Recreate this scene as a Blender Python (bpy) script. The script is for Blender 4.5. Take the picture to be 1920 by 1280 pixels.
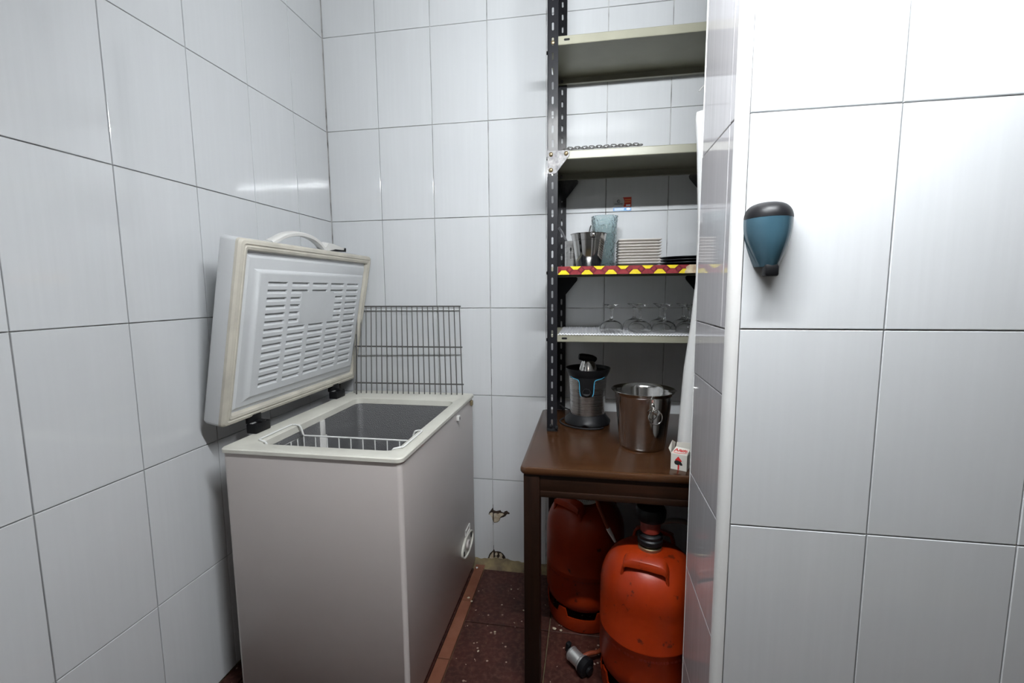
import bpy, bmesh, math, random
from mathutils import Vector, Matrix, Euler
random.seed(7)
PI = math.pi
sin, cos = math.sin, math.cos
for o in list(bpy.data.objects): bpy.data.objects.remove(o)
SC = bpy.context.scene
COL = SC.collection

# ------------------------------------------------------------------ camera, world, light, exposure
cam_data = bpy.data.cameras.new('camera'); cam = bpy.data.objects.new('camera', cam_data); COL.objects.link(cam)
cam.location = (0.93683, -1.98900, 1.27856)
cam.rotation_euler = Euler((math.radians(83.5449), math.radians(0.4347), math.radians(9.6467)), 'XYZ')
cam_data.sensor_fit = 'HORIZONTAL'; cam_data.sensor_width = 36.0
cam_data.lens = 850.0 / 1920.0 * 36.0
cam_data.clip_start = 0.02
SC.camera = cam
SC.view_settings.view_transform = 'Standard'
SC.view_settings.look = 'None'
SC.view_settings.gamma = 1.0
SC.view_settings.use_curve_mapping = False
SC.view_settings.exposure = 1.5
if hasattr(SC, 'cycles'): SC.cycles.blur_glossy = 0.0      # keep mirror images of the tube crisp in the glazed tiles
W = bpy.data.worlds.new('world'); SC.world = W; W.use_nodes = True
W.node_tree.nodes['Background'].inputs[0].default_value = (0.8, 0.85, 1.0, 1)
W.node_tree.nodes['Background'].inputs[1].default_value = 0.02
TUBE_POWER = 190.0          # emission strength of the fluorescent tube
FILL_POWER = 1.0            # watts of the fill light added behind the camera
TUBE_COL = (0.93, 0.97, 1.0)

# ------------------------------------------------------------------ helpers
WLOC = {}          # world location of every root / part (no rotations on parents)
def finish(name, bm, mats, parent=None, smooth=True, angle=35, recalc=True):
    if recalc: bmesh.ops.recalc_face_normals(bm, faces=bm.faces)
    me = bpy.data.meshes.new(name); bm.to_mesh(me); bm.free()
    if not isinstance(mats, (list, tuple)): mats = [mats]
    for m in mats: me.materials.append(m)
    if smooth:
        for p in me.polygons: p.use_smooth = True
        me.set_sharp_from_angle(angle=math.radians(angle))
    o = bpy.data.objects.new(name, me); COL.objects.link(o)
    if parent is not None: attach(o, parent)
    else: WLOC[o.name] = Vector((0, 0, 0))
    return o
def attach(o, parent):
    o.parent = parent
    o.matrix_parent_inverse = Matrix.Translation(-WLOC[parent.name])
    WLOC[o.name] = Vector((0, 0, 0))
def root(name, loc, label, cat, group=None):
    o = bpy.data.objects.new(name, None); o.empty_display_size = 0.05
    COL.objects.link(o); o.location = loc; WLOC[o.name] = Vector(loc)
    o['label'] = label; o['category'] = cat
    if group: o['group'] = group
    return o
def tag(o, label, cat, group=None):
    o['label'] = label; o['category'] = cat
    if group: o['group'] = group
    return o
def struct(o):
    o['kind'] = 'structure'; return o
def dup(o, delta, label, group=None, parent=None, top=True):
    c = o.copy(); COL.objects.link(c)
    if top:
        c.location = Vector(o.location) + Vector(delta); c['label'] = label
        if group: c['group'] = group
    if parent is not None:
        inv = o.matrix_parent_inverse.copy(); c.parent = parent; c.matrix_parent_inverse = inv
    WLOC[c.name] = WLOC[o.name] + (Vector(delta) if top else Vector((0, 0, 0)))
    for ch in [k for k in list(bpy.data.objects) if k.parent == o]:
        dup(ch, (0, 0, 0), None, None, c, False)
    return c
def BM(): return bmesh.new()
def box(bm, x0, x1, y0, y1, z0, z1, bev=0.0, seg=2, M=None, mi=0):
    t = bmesh.new()
    bmesh.ops.create_cube(t, size=1.0)
    for v in t.verts:
        v.co = Vector(((x0+x1)/2 + v.co.x*(x1-x0), (y0+y1)/2 + v.co.y*(y1-y0), (z0+z1)/2 + v.co.z*(z1-z0)))
    if bev > 0:
        bmesh.ops.bevel(t, geom=list(t.edges), offset=bev, segments=seg, affect='EDGES', profile=0.5)
    if M is not None: bmesh.ops.transform(t, matrix=M, verts=t.verts)
    for f in t.faces: f.material_index = mi
    merge(bm, t)
def merge(bm, t):
    bmesh.ops.recalc_face_normals(t, faces=t.faces)
    me = bpy.data.meshes.new('tmp'); t.to_mesh(me); t.free(); bm.from_mesh(me); bpy.data.meshes.remove(me)
def rect_loop(x0, x1, y0, y1, r, seg=4):
    pts = []
    for (cx, cy, a0) in ((x1-r, y1-r, 0), (x0+r, y1-r, PI/2), (x0+r, y0+r, PI), (x1-r, y0+r, 1.5*PI)):
        for i in range(seg+1):
            a = a0 + PI/2*i/seg
            pts.append((cx + r*cos(a), cy + r*sin(a)))
    return pts
def loops(bm, rings, close=True, cap0=False, cap1=False, M=None, mi=0):
    t = bmesh.new(); V = [[t.verts.new(p) for p in r] for r in rings]
    n = len(rings[0])
    for a, b in zip(V, V[1:]):
        for i in range(n if close else n-1):
            j = (i+1) % n
            try: t.faces.new((a[i], a[j], b[j], b[i]))
            except ValueError: pass
    if cap0: t.faces.new(list(reversed(V[0])))
    if cap1: t.faces.new(V[-1])
    if M is not None: bmesh.ops.transform(t, matrix=M, verts=t.verts)
    for f in t.faces: f.material_index = mi
    merge(bm, t)
def lathe(bm, prof, c=(0, 0, 0), seg=48, M=None, mi=0, cap0=False, cap1=False):
    rings = []
    for r, z in prof:
        r = max(r, 1e-5)
        rings.append([Vector((c[0]+r*cos(2*PI*i/seg), c[1]+r*sin(2*PI*i/seg), c[2]+z)) for i in range(seg)])
    loops(bm, rings, True, cap0, cap1, M, mi)
def tube(bm, pts, r, seg=8, closed=False, caps=True, flat=None, mi=0):
    """sweep a circle (or flat=(w,h) rounded strip with up hint) along pts"""
    P = [Vector(p) for p in pts]; n = len(P); rings = []
    prev = None
    for i in range(n):
        a = P[(i-1) % n] if (closed or i > 0) else P[i]
        b = P[(i+1) % n] if (closed or i < n-1) else P[i]
        d = (b-a).normalized()
        if prev is None:
            up = Vector((0, 0, 1)) if abs(d.z) < .9 else Vector((1, 0, 0))
            u = d.cross(up).normalized()
        else:
            u = (prev - d*prev.dot(d))
            u = u.normalized() if u.length > 1e-6 else d.orthogonal().normalized()
        prev = u; w = d.cross(u)
        rr = r[i] if isinstance(r, (list, tuple)) else r
        rings.append([P[i] + (u*cos(2*PI*k/seg) + w*sin(2*PI*k/seg))*rr for k in range(seg)])
    if closed: rings.append(rings[0])
    loops(bm, rings, True, caps and not closed, caps and not closed, None, mi)
def smooth_path(pts, n=8, closed=False):
    P = [Vector(p) for p in pts]; out = []; m = len(P)
    rng = range(m) if closed else range(m-1)
    for i in rng:
        p0 = P[(i-1) % m] if (closed or i > 0) else P[i]
        p1 = P[i]; p2 = P[(i+1) % m]
        p3 = P[(i+2) % m] if (closed or i < m-2) else p2
        for k in range(n):
            t = k/n
            out.append(0.5*((2*p1) + (p2-p0)*t + (2*p0-5*p1+4*p2-p3)*t*t + (3*p1-p0-3*p2+p3)*t**3))
    if not closed: out.append(P[-1])
    return out
def prism(bm, poly, to3d, d0, d1, mi=0):
    """poly 2d -> to3d(u,v,d)"""
    t = bmesh.new()
    A = [t.verts.new(to3d(u, v, d0)) for u, v in poly]; B = [t.verts.new(to3d(u, v, d1)) for u, v in poly]
    n = len(poly)
    t.faces.new(A); t.faces.new(list(reversed(B)))
    for i in range(n):
        j = (i+1) % n; t.faces.new((A[i], B[i], B[j], A[j]))
    for f in t.faces: f.material_index = mi
    big = [f for f in t.faces if len(f.verts) > 4]
    if big:
        from mathutils.geometry import tessellate_polygon
        tris = tessellate_polygon([[Vector((u, v, 0)) for u, v in poly]])
        for f in big: t.faces.remove(f)
        for a, b, c in tris:
            for S in (A, B):
                fc = t.faces.new((S[a], S[b], S[c])); fc.material_index = mi
    merge(bm, t)

# ------------------------------------------------------------------ materials
def M_(name, col, rough=0.5, metal=0.0, spec=None, trans=0.0, ior=1.45, alpha=None):
    m = bpy.data.materials.new(name); m.use_nodes = True
    b = m.node_tree.nodes['Principled BSDF']
    b.inputs['Base Color'].default_value = (*col, 1); b.inputs['Roughness'].default_value = rough
    b.inputs['Metallic'].default_value = metal; b.inputs['IOR'].default_value = ior
    b.inputs['Transmission Weight'].default_value = trans
    if spec is not None: b.inputs['Specular IOR Level'].default_value = spec
    if alpha is not None: b.inputs['Alpha'].default_value = alpha
    return m
def N(m, t, **k):
    n = m.node_tree.nodes.new(t)
    for a, v in k.items(): setattr(n, a, v)
    return n
def L(m, a, b): m.node_tree.links.new(a, b)
def BS(m): return m.node_tree.nodes['Principled BSDF']
def coords(m, scale=(1, 1, 1), kind='Object', rot=(0, 0, 0)):
    tc = N(m, 'ShaderNodeTexCoord'); mp = N(m, 'ShaderNodeMapping')
    mp.inputs['Scale'].default_value = scale; mp.inputs['Rotation'].default_value = rot
    L(m, tc.outputs[kind], mp.inputs[0]); return mp.outputs[0]
def noise(m, vec, scale, detail=3, rough=.55):
    n = N(m, 'ShaderNodeTexNoise'); n.inputs['Scale'].default_value = scale; n.inputs['Detail'].default_value = detail
    n.inputs['Roughness'].default_value = rough; L(m, vec, n.inputs['Vector']); return n.outputs['Fac']
def ramp(m, fac, stops):
    r = N(m, 'ShaderNodeValToRGB'); el = r.color_ramp.elements
    while len(el) < len(stops): el.new(.5)
    for e, (p, c) in zip(el, stops): e.position = p; e.color = (*c, 1) if len(c) == 3 else c
    L(m, fac, r.inputs[0]); return r.outputs[0]
def mixc(m, fac, a, b, mode='MIX'):
    x = N(m, 'ShaderNodeMix', data_type='RGBA', blend_type=mode)
    if isinstance(fac, (int, float)): x.inputs[0].default_value = fac
    else: L(m, fac, x.inputs[0])
    for s, v in ((6, a), (7, b)):
        if isinstance(v, tuple): x.inputs[s].default_value = (*v, 1)
        else: L(m, v, x.inputs[s])
    return x.outputs[2]
def bump(m, h, strength=.2, dist=.001):
    b = N(m, 'ShaderNodeBump'); b.inputs['Strength'].default_value = strength; b.inputs['Distance'].default_value = dist
    L(m, h, b.inputs['Height']); L(m, b.outputs[0], BS(m).inputs['Normal'])
def math_(m, op, a, b=None):
    n = N(m, 'ShaderNodeMath', operation=op)
    for i, v in enumerate((a, b)):
        if v is None: continue
        if isinstance(v, (int, float)): n.inputs[i].default_value = v
        else: L(m, v, n.inputs[i])
    return n.outputs[0]

def tile_material(name, col, rough, streak=.955):
    m = M_(name, col, rough, ior=1.6)
    st = noise(m, coords(m, (60, 60, 2.5)), 1.0, 4)
    oi = N(m, 'ShaderNodeObjectInfo')
    var = math_(m, 'MULTIPLY', oi.outputs['Random'], 0.5)
    a = ramp(m, st, [(.3, tuple(c*streak for c in col)), (.7, col)])
    c2 = mixc(m, var, a, tuple(c*.93 for c in col))
    L(m, c2, BS(m).inputs['Base Color'])
    bump(m, noise(m, coords(m, (11, 11, 4)), 1.0, 1), .04, .0008)
    return m
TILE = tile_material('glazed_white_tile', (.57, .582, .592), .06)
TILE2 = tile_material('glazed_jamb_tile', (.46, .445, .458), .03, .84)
def grout_material():
    m = M_('grout', (.33, .32, .30), .9)
    n = noise(m, coords(m, (1, 1, 1)), 9, 4)
    L(m, ramp(m, n, [(.35, (.10, .09, .08)), (.5, (.44, .43, .42)), (.7, (.60, .60, .595))]), BS(m).inputs['Base Color'])
    return m
GROUT = grout_material()
PLASTER = M_('plaster_white', (.5, .5, .49), .8)
DIMWALL = M_('kitchen_paint', (.10, .097, .093), .8)
def floor_mat():
    m = M_('red_terrazzo', (.1, .03, .02), .5, spec=.3)
    v = coords(m)
    n1 = noise(m, v, 9, 5); n2 = noise(m, v, 60, 4)
    base = ramp(m, n1, [(.3, (.022, .0062, .0045)), (.6, (.042, .0105, .007)), (.8, (.030, .012, .0085))])
    base = mixc(m, ramp(m, n2, [(.45, (0, 0, 0)), (.75, (.6, .6, .6))]), base, (.10, .045, .033))
    vo = N(m, 'ShaderNodeTexVoronoi'); vo.inputs['Scale'].default_value = 55; L(m, v, vo.inputs['Vector'])
    vo.inputs['Randomness'].default_value = 1
    sel = math_(m, 'GREATER_THAN', noise(m, v, 23, 2), .58)
    chip = math_(m, 'MULTIPLY', math_(m, 'LESS_THAN', vo.outputs['Distance'], .22), sel)
    c = mixc(m, chip, base, (.28, .21, .17))
    L(m, c, BS(m).inputs['Base Color'])
    bump(m, n2, .25, .0015); return m
TERRAZZO = floor_mat()
def noisy(name, c1, c2, scale=12, rough=.6, metal=0, bmp=.15, vec=(1, 1, 1), dist=.001):
    m = M_(name, c1, rough, metal)
    n = noise(m, coords(m, vec), scale, 5)
    L(m, ramp(m, n, [(.35, c1), (.68, c2)]), BS(m).inputs['Base Color'])
    if bmp: bump(m, n, bmp, dist)
    return m
TERRACOTTA = noisy('terracotta', (.13, .040, .018), (.17, .064, .034), 14, .7)
MORTAR = noisy('old_mortar', (.22, .17, .085), (.10, .075, .05), 16, .95, 0, .6, dist=.004)
HOLE = noisy('crumbled_brick_recess', (.012, .007, .005), (.05, .03, .02), 40, 1, 0, .6, dist=.004)
CHIP = noisy('broken_plaster', (.50, .44, .34), (.30, .23, .15), 60, .95, 0, .5)
STEEL_W = noisy('white_painted_steel', (.56, .515, .495), (.545, .50, .48), 5, .32, 0, .0)
LIDW = noisy('white_lid_plastic', (.56, .572, .58), (.53, .54, .55), 7, .35, 0, 0)
CREAM = noisy('cream_plastic', (.58, .57, .51), (.52, .505, .45), 9, .4, 0, 0)
GASKET = noisy('cream_gasket', (.52, .49, .42), (.43, .405, .35), 14, .55, 0, 0)
def liner_mat():
    m = M_('embossed_aluminium', (.36, .36, .365), .34, .75)
    vo = N(m, 'ShaderNodeTexVoronoi'); vo.inputs['Scale'].default_value = 260
    L(m, coords(m), vo.inputs['Vector']); bump(m, vo.outputs['Distance'], .8, .002); return m
LINER = liner_mat()
BLACKP = M_('black_plastic', (.006, .006, .007), .42, spec=.25)
DARKP = M_('dark_rubber', (.010, .010, .011), .6, spec=.25)
WIRE = M_('grey_wire', (.075, .072, .068), .5, .3)
WIREW = M_('white_coated_wire', (.64, .64, .62), .4)
def slotted_mat():
    m = M_('worn_black_enamel', (.02, .02, .024), .42)
    n = noise(m, coords(m, (1, 1, .35)), 38, 5, .7)
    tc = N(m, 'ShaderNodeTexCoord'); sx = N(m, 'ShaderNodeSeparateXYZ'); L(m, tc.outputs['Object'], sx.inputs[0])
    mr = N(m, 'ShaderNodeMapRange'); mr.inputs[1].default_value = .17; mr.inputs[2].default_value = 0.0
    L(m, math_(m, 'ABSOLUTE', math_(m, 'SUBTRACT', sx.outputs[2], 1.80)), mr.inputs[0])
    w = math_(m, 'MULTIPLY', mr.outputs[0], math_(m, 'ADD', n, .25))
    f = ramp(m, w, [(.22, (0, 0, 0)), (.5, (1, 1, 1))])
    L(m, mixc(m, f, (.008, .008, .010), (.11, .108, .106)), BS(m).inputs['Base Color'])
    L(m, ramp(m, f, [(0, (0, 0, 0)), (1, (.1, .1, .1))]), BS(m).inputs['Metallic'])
    BS(m).inputs['Specular IOR Level'].default_value = .22
    return m
POST = slotted_mat()
def worn_gusset():
    m = M_('worn_grey_steel', (.35, .34, .34), .55, .25)
    n = noise(m, coords(m), 45, 5, .7)
    L(m, ramp(m, n, [(.33, (.07, .07, .075)), (.5, (.17, .165, .165)), (.68, (.28, .27, .265))]), BS(m).inputs['Base Color']); return m
GUSSET = worn_gusset()
BRASS = M_('brass_bolt', (.42, .33, .20), .35, .9)
SHELF = noisy('cream_enamel', (.25, .243, .185), (.22, .213, .162), 8, .38, 0, 0)
def wood(name, a, b, rough, axis='x'):
    m = M_(name, a, rough)
    sc = {'x': (2.5, 60, 60), 'z': (60, 60, 2.5)}[axis]
    n = noise(m, coords(m, sc), 1.0, 6, .62)
    n2 = noise(m, coords(m, tuple(s*.25 for s in sc)), 1.0, 3)
    c = ramp(m, n, [(.32, a), (.66, b)])
    c = mixc(m, ramp(m, n2, [(.35, (0, 0, 0)), (.75, (.5, .5, .5))]), c, tuple(x*.6 for x in a))
    L(m, c, BS(m).inputs['Base Color']); bump(m, n, .08, .0006); return m
def dull(m, v):
    BS(m).inputs['Specular IOR Level'].default_value = v; return m
WOODTOP = wood('brown_laminate', (.034, .0125, .0045), (.070, .029, .0115), .22)
WOODLEG = dull(wood('dark_stained_wood', (.008, .0027, .0011), (.018, .0062, .0024), .5, 'z'), .25)
WOODAPR = dull(wood('dark_stained_apron', (.008, .0027, .0011), (.020, .0070, .0026), .5, 'x'), .25)
INOX = noisy('polished_steel', (.60, .59, .575), (.52, .51, .50), 6, .12, 1.0, 0)
def brushed():
    m = M_('brushed_steel', (.50, .49, .48), .3, 1.0)
    n = noise(m, coords(m, (6, 6, 900)), 1.0, 2)
    L(m, ramp(m, n, [(.3, (.46, .45, .44)), (.7, (.52, .51, .50))]), BS(m).inputs['Base Color'])
    L(m, ramp(m, n, [(.3, (.24,)*3), (.7, (.36,)*3)]), BS(m).inputs['Roughness']); return m
BRUSHED = brushed()
GLASS = M_('clear_glass', (1.0, 1.0, 1.0), .01, 0, None, 1.0, 1.47)
def hammered():
    m = M_('hammered_glass', (.80, .915, .93), .04, 0, None, 1.0, 1.45)
    n = noise(m, coords(m, (1, 1, 1.6)), 95, 3); bump(m, n, .9, .004); return m
HGLASS = hammered()
PORC = M_('white_porcelain', (.58, .545, .51), .25)
BLACKPL = M_('black_stoneware', (.018, .020, .024), .22)
ORANGE_ = None
def gas_orange():
    m = M_('orange_enamel', (.42, .045, .006), .33, spec=.32)
    v = coords(m)
    n = noise(m, v, 8, 5, .6)
    base = ramp(m, n, [(.3, (.20, .0155, .0018)), (.7, (.265, .0235, .0026))])
    s = noise(m, v, 26, 5, .6)
    scuff = ramp(m, s, [(.64, (0, 0, 0)), (.68, (1, 1, 1))])
    base = mixc(m, scuff, base, (.08, .010, .004))
    # printed band of small dark lettering around the body
    sx = N(m, 'ShaderNodeSeparateXYZ'); L(m, v, sx.inputs[0])
    L(m, base, BS(m).inputs['Base Color'])
    L(m, ramp(m, n, [(.3, (.28,)*3), (.7, (.42,)*3)]), BS(m).inputs['Roughness'])
    return m
ORANGE = gas_orange()
PRINT = M_('dark_red_print', (.16, .014, .008), .5)
REDBAND = M_('red_plastic', (.17, .02, .012), .4)
HOSE = M_('orange_rubber_hose', (.20, .038, .014), .5)
HOSEG = M_('grey_hose', (.16, .15, .145), .5)
WHITEP = M_('white_plastic', (.62, .61, .585), .45)
ALU = M_('cast_aluminium', (.62, .62, .61), .38, .85)
PAPER = noisy('white_paper', (.64, .64, .63), (.60, .60, .59), 5, .75, 0, .05)
CARD = noisy('white_card', (.60, .585, .53), (.55, .53, .475), 9, .6, 0, 0)
RED = M_('red_ink', (.55, .02, .02), .5); BLACK = M_('black_ink', (.012, .012, .012), .5)
BLUEI = M_('blue_ink', (.10, .30, .62), .4); REDS = M_('sticker_red', (.55, .05, .025), .4)
ORI = M_('orange_ink', (.75, .35, .12), .5); WHI = M_('white_ink', (.85, .88, .9), .45); GREYI = M_('dark_grey_ink', (.08, .08, .085), .5)
CYAN = M_('blue_trim', (.07, .34, .52), .35)
def liner_sheet():
    m = M_('ribbed_clear_plastic', (.86, .87, .90), .2, 0, None, .35, 1.4); return m
RIBBED = liner_sheet()
YEL = noisy('tape_yellow', (.72, .56, .02), (.60, .46, .03), 90, .3, 0, 0)
MAR = noisy('tape_maroon', (.19, .028, .035), (.25, .04, .045), 60, .25, 0, 0)
TDK = M_('tape_outline', (.11, .008, .015), .3)
TORN = noisy('torn_paper', (.62, .53, .36), (.40, .27, .18), 60, .8, 0, 0)
TEAL = M_('smoked_teal_plastic', (.03, .07, .095), .12)
PVC = noisy('white_pvc_trim', (.62, .62, .61), (.57, .56, .545), 6, .4, 0, 0)
FOUT = M_('lamp_housing', (.8, .8, .8), .5)
def tube_mat():
    m = bpy.data.materials.new('lit_fluorescent_tube'); m.use_nodes = True; nt = m.node_tree
    nt.nodes.remove(nt.nodes['Principled BSDF']); e = nt.nodes.new('ShaderNodeEmission')
    e.inputs[0].default_value = (*TUBE_COL, 1); e.inputs[1].default_value = TUBE_POWER
    nt.links.new(e.outputs[0], nt.nodes['Material Output'].inputs[0]); return m
TUBEM = tube_mat()

# ------------------------------------------------------------------ room shell
XL, XR, YB, ZC = -.252, 1.50, 0.0, 2.80
JX, JY0, JY1 = 1.205, -1.05, -.772      # jamb: left face x, front y, back y
XE, YE, ZL = 2.55, -3.7, 2.34           # east wall, rear wall, lower ceiling of the kitchen
def slab(name, x0, x1, y0, y1, z0, z1, mat):
    bm = BM(); box(bm, x0, x1, y0, y1, z0, z1); return struct(finish(name, bm, mat, smooth=False))
G = .0015
wall_back = slab('wall_back', XL-.1, XR+.1, .0+G+.004, .12, 0, ZC, GROUT)
wall_left = slab('wall_left', XL-.12, XL-G-.004, YE, .0055, 0, ZC, GROUT)
wall_right = slab('wall_right', XR, XR+.1, JY1, .0055, 0, ZC, PLASTER)
wall_front = slab('wall_front', JX+.006, XE+.1, JY0+.006, JY1, 0, ZC, GROUT)
wall_east = slab('wall_east', XE, XE+.1, YE, JY0+.006, 0, ZL, DIMWALL)
wall_rear = slab('wall_rear', XL, XE, YE-.1, YE, 0, ZL, DIMWALL)
ceiling = slab('ceiling', XL-.1, XR+.1, JY1, .12, ZC, ZC+.1, PLASTER)
bm = BM(); box(bm, XL-.1, XE+.1, YE-.1, JY0+.006, ZL, ZL+.08); box(bm, XL-.1, JX+.02, JY0+.006, JY1, 2.45, ZC)
ceiling_lower = struct(finish('ceiling_lower', bm, DIMWALL, smooth=False)); ceiling_lower.name = 'ceiling_kitchen'
floor = slab('floor', XL-.1, XE+.1, YE-.1, .12, -.12, -.010, MORTAR)

# tiles: each one a piece, meshes shared by size
TM = {}
def tile_mesh(w, h, mat, t=.006):
    k = (round(w, 4), round(h, 4), mat.name)
    if k not in TM:
        bm = BM(); b = .0012
        rings = []
        for (ins, n) in ((0, t), (0, b), (b*.35, b*.35), (b, 0)):
            rings.append([(x, n, z) for x, z in ((ins-w/2, ins-h/2), (w/2-ins, ins-h/2), (w/2-ins, h/2-ins), (ins-w/2, h/2-ins))])
        loops(bm, rings, True, False, True)
        bmesh.ops.recalc_face_normals(bm, faces=bm.faces)
        me = bpy.data.meshes.new('tile'); bm.to_mesh(me); bm.free(); me.materials.append(mat)
        # make sure front (-y) normals look out
        for p in me.polygons:
            if abs(p.center.y) < 1e-6 and p.normal.y > 0: me.flip_normals(); break
        TM[k] = me
    return TM[k]
GAP = .0026
def place_tile(u0, u1, z0, z1, fn, rz, parent, mat):
    w, h = u1-u0-GAP, z1-z0-GAP
    if w < .004 or h < .004: return
    o = bpy.data.objects.new('tile', tile_mesh(w, h, mat)); COL.objects.link(o)
    x, y = fn((u0+u1)/2); jit = random.uniform(-.0005, .0005)
    n = Vector((sin(rz), -cos(rz), 0))
    o.location = Vector((x, y, (z0+z1)/2)) + n*jit
    o.rotation_euler = (random.uniform(-.0004, .0004), 0, rz + random.uniform(-.0004, .0004))
    o.parent = parent; return o
rows = [(i*.4, min((i+1)*.4, ZC)) for i in range(7)]
for j, (z0, z1) in enumerate(rows):
    for k in range(-1, 6):
        u0, u1 = k*.25, (k+1)*.25
        if j == 0 and k in (1, 2): continue          # the two broken tiles are built below
        place_tile(max(u0, XL), min(u1, XR), z0, z1, lambda u: (u, 0), 0, wall_back, TILE)
    us = [0, .238] + [.238+.25*i for i in range(1, 10)]
    for a, b in zip(us, us[1:]):
        place_tile(a, b, z0, z1, lambda u: (XL, -u), PI/2, wall_left, TILE)
    for k in range(0, 5):
        place_tile(JX+.020+k*.25, JX+.020+(k+1)*.25, z0, z1, lambda u: (u, JY0), 0, wall_front, TILE)
# jamb face, looking towards -x
JF = lambda u: (JX, u)
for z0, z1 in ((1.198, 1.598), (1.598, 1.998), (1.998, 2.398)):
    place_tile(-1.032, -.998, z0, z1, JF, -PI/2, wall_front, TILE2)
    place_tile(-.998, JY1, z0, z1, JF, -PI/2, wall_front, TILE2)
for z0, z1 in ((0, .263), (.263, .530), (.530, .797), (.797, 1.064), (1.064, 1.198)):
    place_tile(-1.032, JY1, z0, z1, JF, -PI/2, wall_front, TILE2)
# broken tiles either side of the seam at x = .5
def broken(u0, u1, notch, right):
    a, b, z0, z1 = u0+GAP/2, u1-GAP/2, GAP/2, .4-GAP/2
    if right: poly = [(b, z0)] + [(b, z1)] + [(a, z1)] + notch
    else: poly = [(a, z1), (a, z0)] + notch + [(b, z1)]
    bm = BM(); prism(bm, poly, lambda u, v, d: Vector((u, d, v)), 0, .006)
    finish('broken_tile', bm, TILE, wall_back, smooth=False)
WLOC['wall_back'] = Vector((0, 0, 0))
broken(.25, .5, [(.468, .0013), (.474, .012), (.478, .024), (.484, .034), (.492, .042), (.4987, .049), (.4987, .192), (.494, .212), (.487, .222), (.478, .226), (.482, .238), (.490, .249), (.4987, .262)], False)
broken(.5, .75, [(.5013, .262), (.503, .250), (.515, .246), (.528, .250), (.536, .252), (.541, .244), (.552, .242), (.556, .248), (.567, .252), (.572, .246), (.580, .242), (.578, .234), (.566, .233), (.558, .222), (.547, .216), (.535, .212), (.530, .198), (.518, .188), (.505, .185), (.5013, .190),
    (.5013, .056), (.508, .044), (.522, .046), (.534, .044), (.546, .036), (.556, .022), (.562, .0013)], True)
bm = BM(); box(bm, .462, .59, .0035, .0056, .175, .275); box(bm, .455, .58, .0035, .0056, 0.0, .07)
finish('crumbled_recess', bm, HOLE, wall_back, smooth=False)
bm = BM()
def blob(poly, y): prism(bm, poly, lambda u, v, d: Vector((u, d, v)), y, .004)
blob([(.503, .190), (.503, .232), (.512, .234), (.524, .232), (.531, .236), (.548, .236), (.552, .230), (.540, .222), (.532, .214), (.529, .200), (.516, .190)], .0012)
blob([(.484, .214), (.497, .200), (.498, .236), (.490, .236), (.482, .230)], .0018)
blob([(.505, .006), (.505, .014), (.512, .018), (.517, .014), (.516, .004)], .0015)
blob([(.506, .022), (.508, .036), (.516, .038), (.520, .030), (.515, .022)], .0012)
blob([(.523, .010), (.530, .022), (.527, .034), (.536, .036), (.543, .026), (.540, .014), (.548, .004), (.530, .003)], .0015)
blob([(.478, .004), (.484, .022), (.496, .038), (.4985, .036), (.4985, .004)], .0006)
finish('plaster_fragment', bm, CHIP, wall_back, smooth=False)

# corner trim of the jamb
bm = BM(); arc = [(JX+.022+.022*cos(a), JY0+.018+.022*sin(a)) for a in [PI + PI/2*i/8 for i in range(9)]]
arc = [(JX-.0015, JY0+.020)] + [(JX-.0015+.020*(1-cos(t)), JY0-.0015+.020*(1-sin(t))) for t in [PI/2*i/8 for i in range(9)]] + [(JX+.022, JY0+.012), (JX+.012, JY0+.022)]
prism(bm, arc, lambda u, v, d: Vector((u, v, d)), 0, 2.40)
struct(finish('trim_1', bm, PVC))
# back edge trim of the jamb
bm = BM(); box(bm, JX-.001, JX+.012, JY1-.002, JY1+.003, 0, 2.40, .001, 1); struct(finish('trim_2', bm, PVC))

# floor pieces
FT = {}
def floor_tile(x0, x1, y0, y1, mat, name, top=0.0):
    bm = BM(); g = .0018; b = .0018; z = top+random.uniform(-.0008, .0008)
    X0, X1, Y0, Y1 = x0+g, x1-g, y0+g, y1-g
    rings = []
    for ins, zz in ((0, -.0115), (0, z-b), (b*.4, z-b*.4), (b*1.3, z)):
        rings.append([(X0+ins, Y0+ins, zz), (X1-ins, Y0+ins, zz), (X1-ins, Y1-ins, zz), (X0+ins, Y1-ins, zz)])
    loops(bm, rings, True, False, True)
    return finish(name, bm, mat, floor, smooth=False)
xs = [XL, -.19, .14, .424]; xs2 = [.471, .80, 1.13, 1.46, 1.79, 2.12, 2.55]
ys = [-.075, -.412, -.745, -1.075, -1.405, -1.735, -2.065]
for a, b in list(zip(xs, xs[1:])) + list(zip(xs2, xs2[1:])):
    for c, d in zip(ys, ys[1:]):
        floor_tile(a, b, d, c, TERRAZZO, 'floor_tile')
for c, d in ((-.045, -.296), (-.296, -.60), (-.60, -.90), (-.90, -1.2), (-1.2, -1.5), (-1.5, -1.8)):
    floor_tile(.424, .471, d, c, TERRACOTTA, 'terracotta_edge_tile', .002)
# lumpy mortar fillet along the back wall
bm = BM(); rings = []
for i in range(61):
    x = .40 + (1.5-.40)*i/60
    w = .055 + .022*sin(i*1.7) + .012*sin(i*3.1+1) - (.02 if x > .9 else 0); h = .004 + .004*sin(i*2.3)
    if .48 < x < .60: h += .006; w += .02
    rings.append([(x, .004, -.011), (x, .004, h), (x, -w*.35, h*.75), (x, -w*.75, h*.28+.001), (x, -w-.012, -.011)])
loops(bm, rings, False, False, False); finish('mortar_fillet', bm, MORTAR, floor, angle=60)
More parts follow.
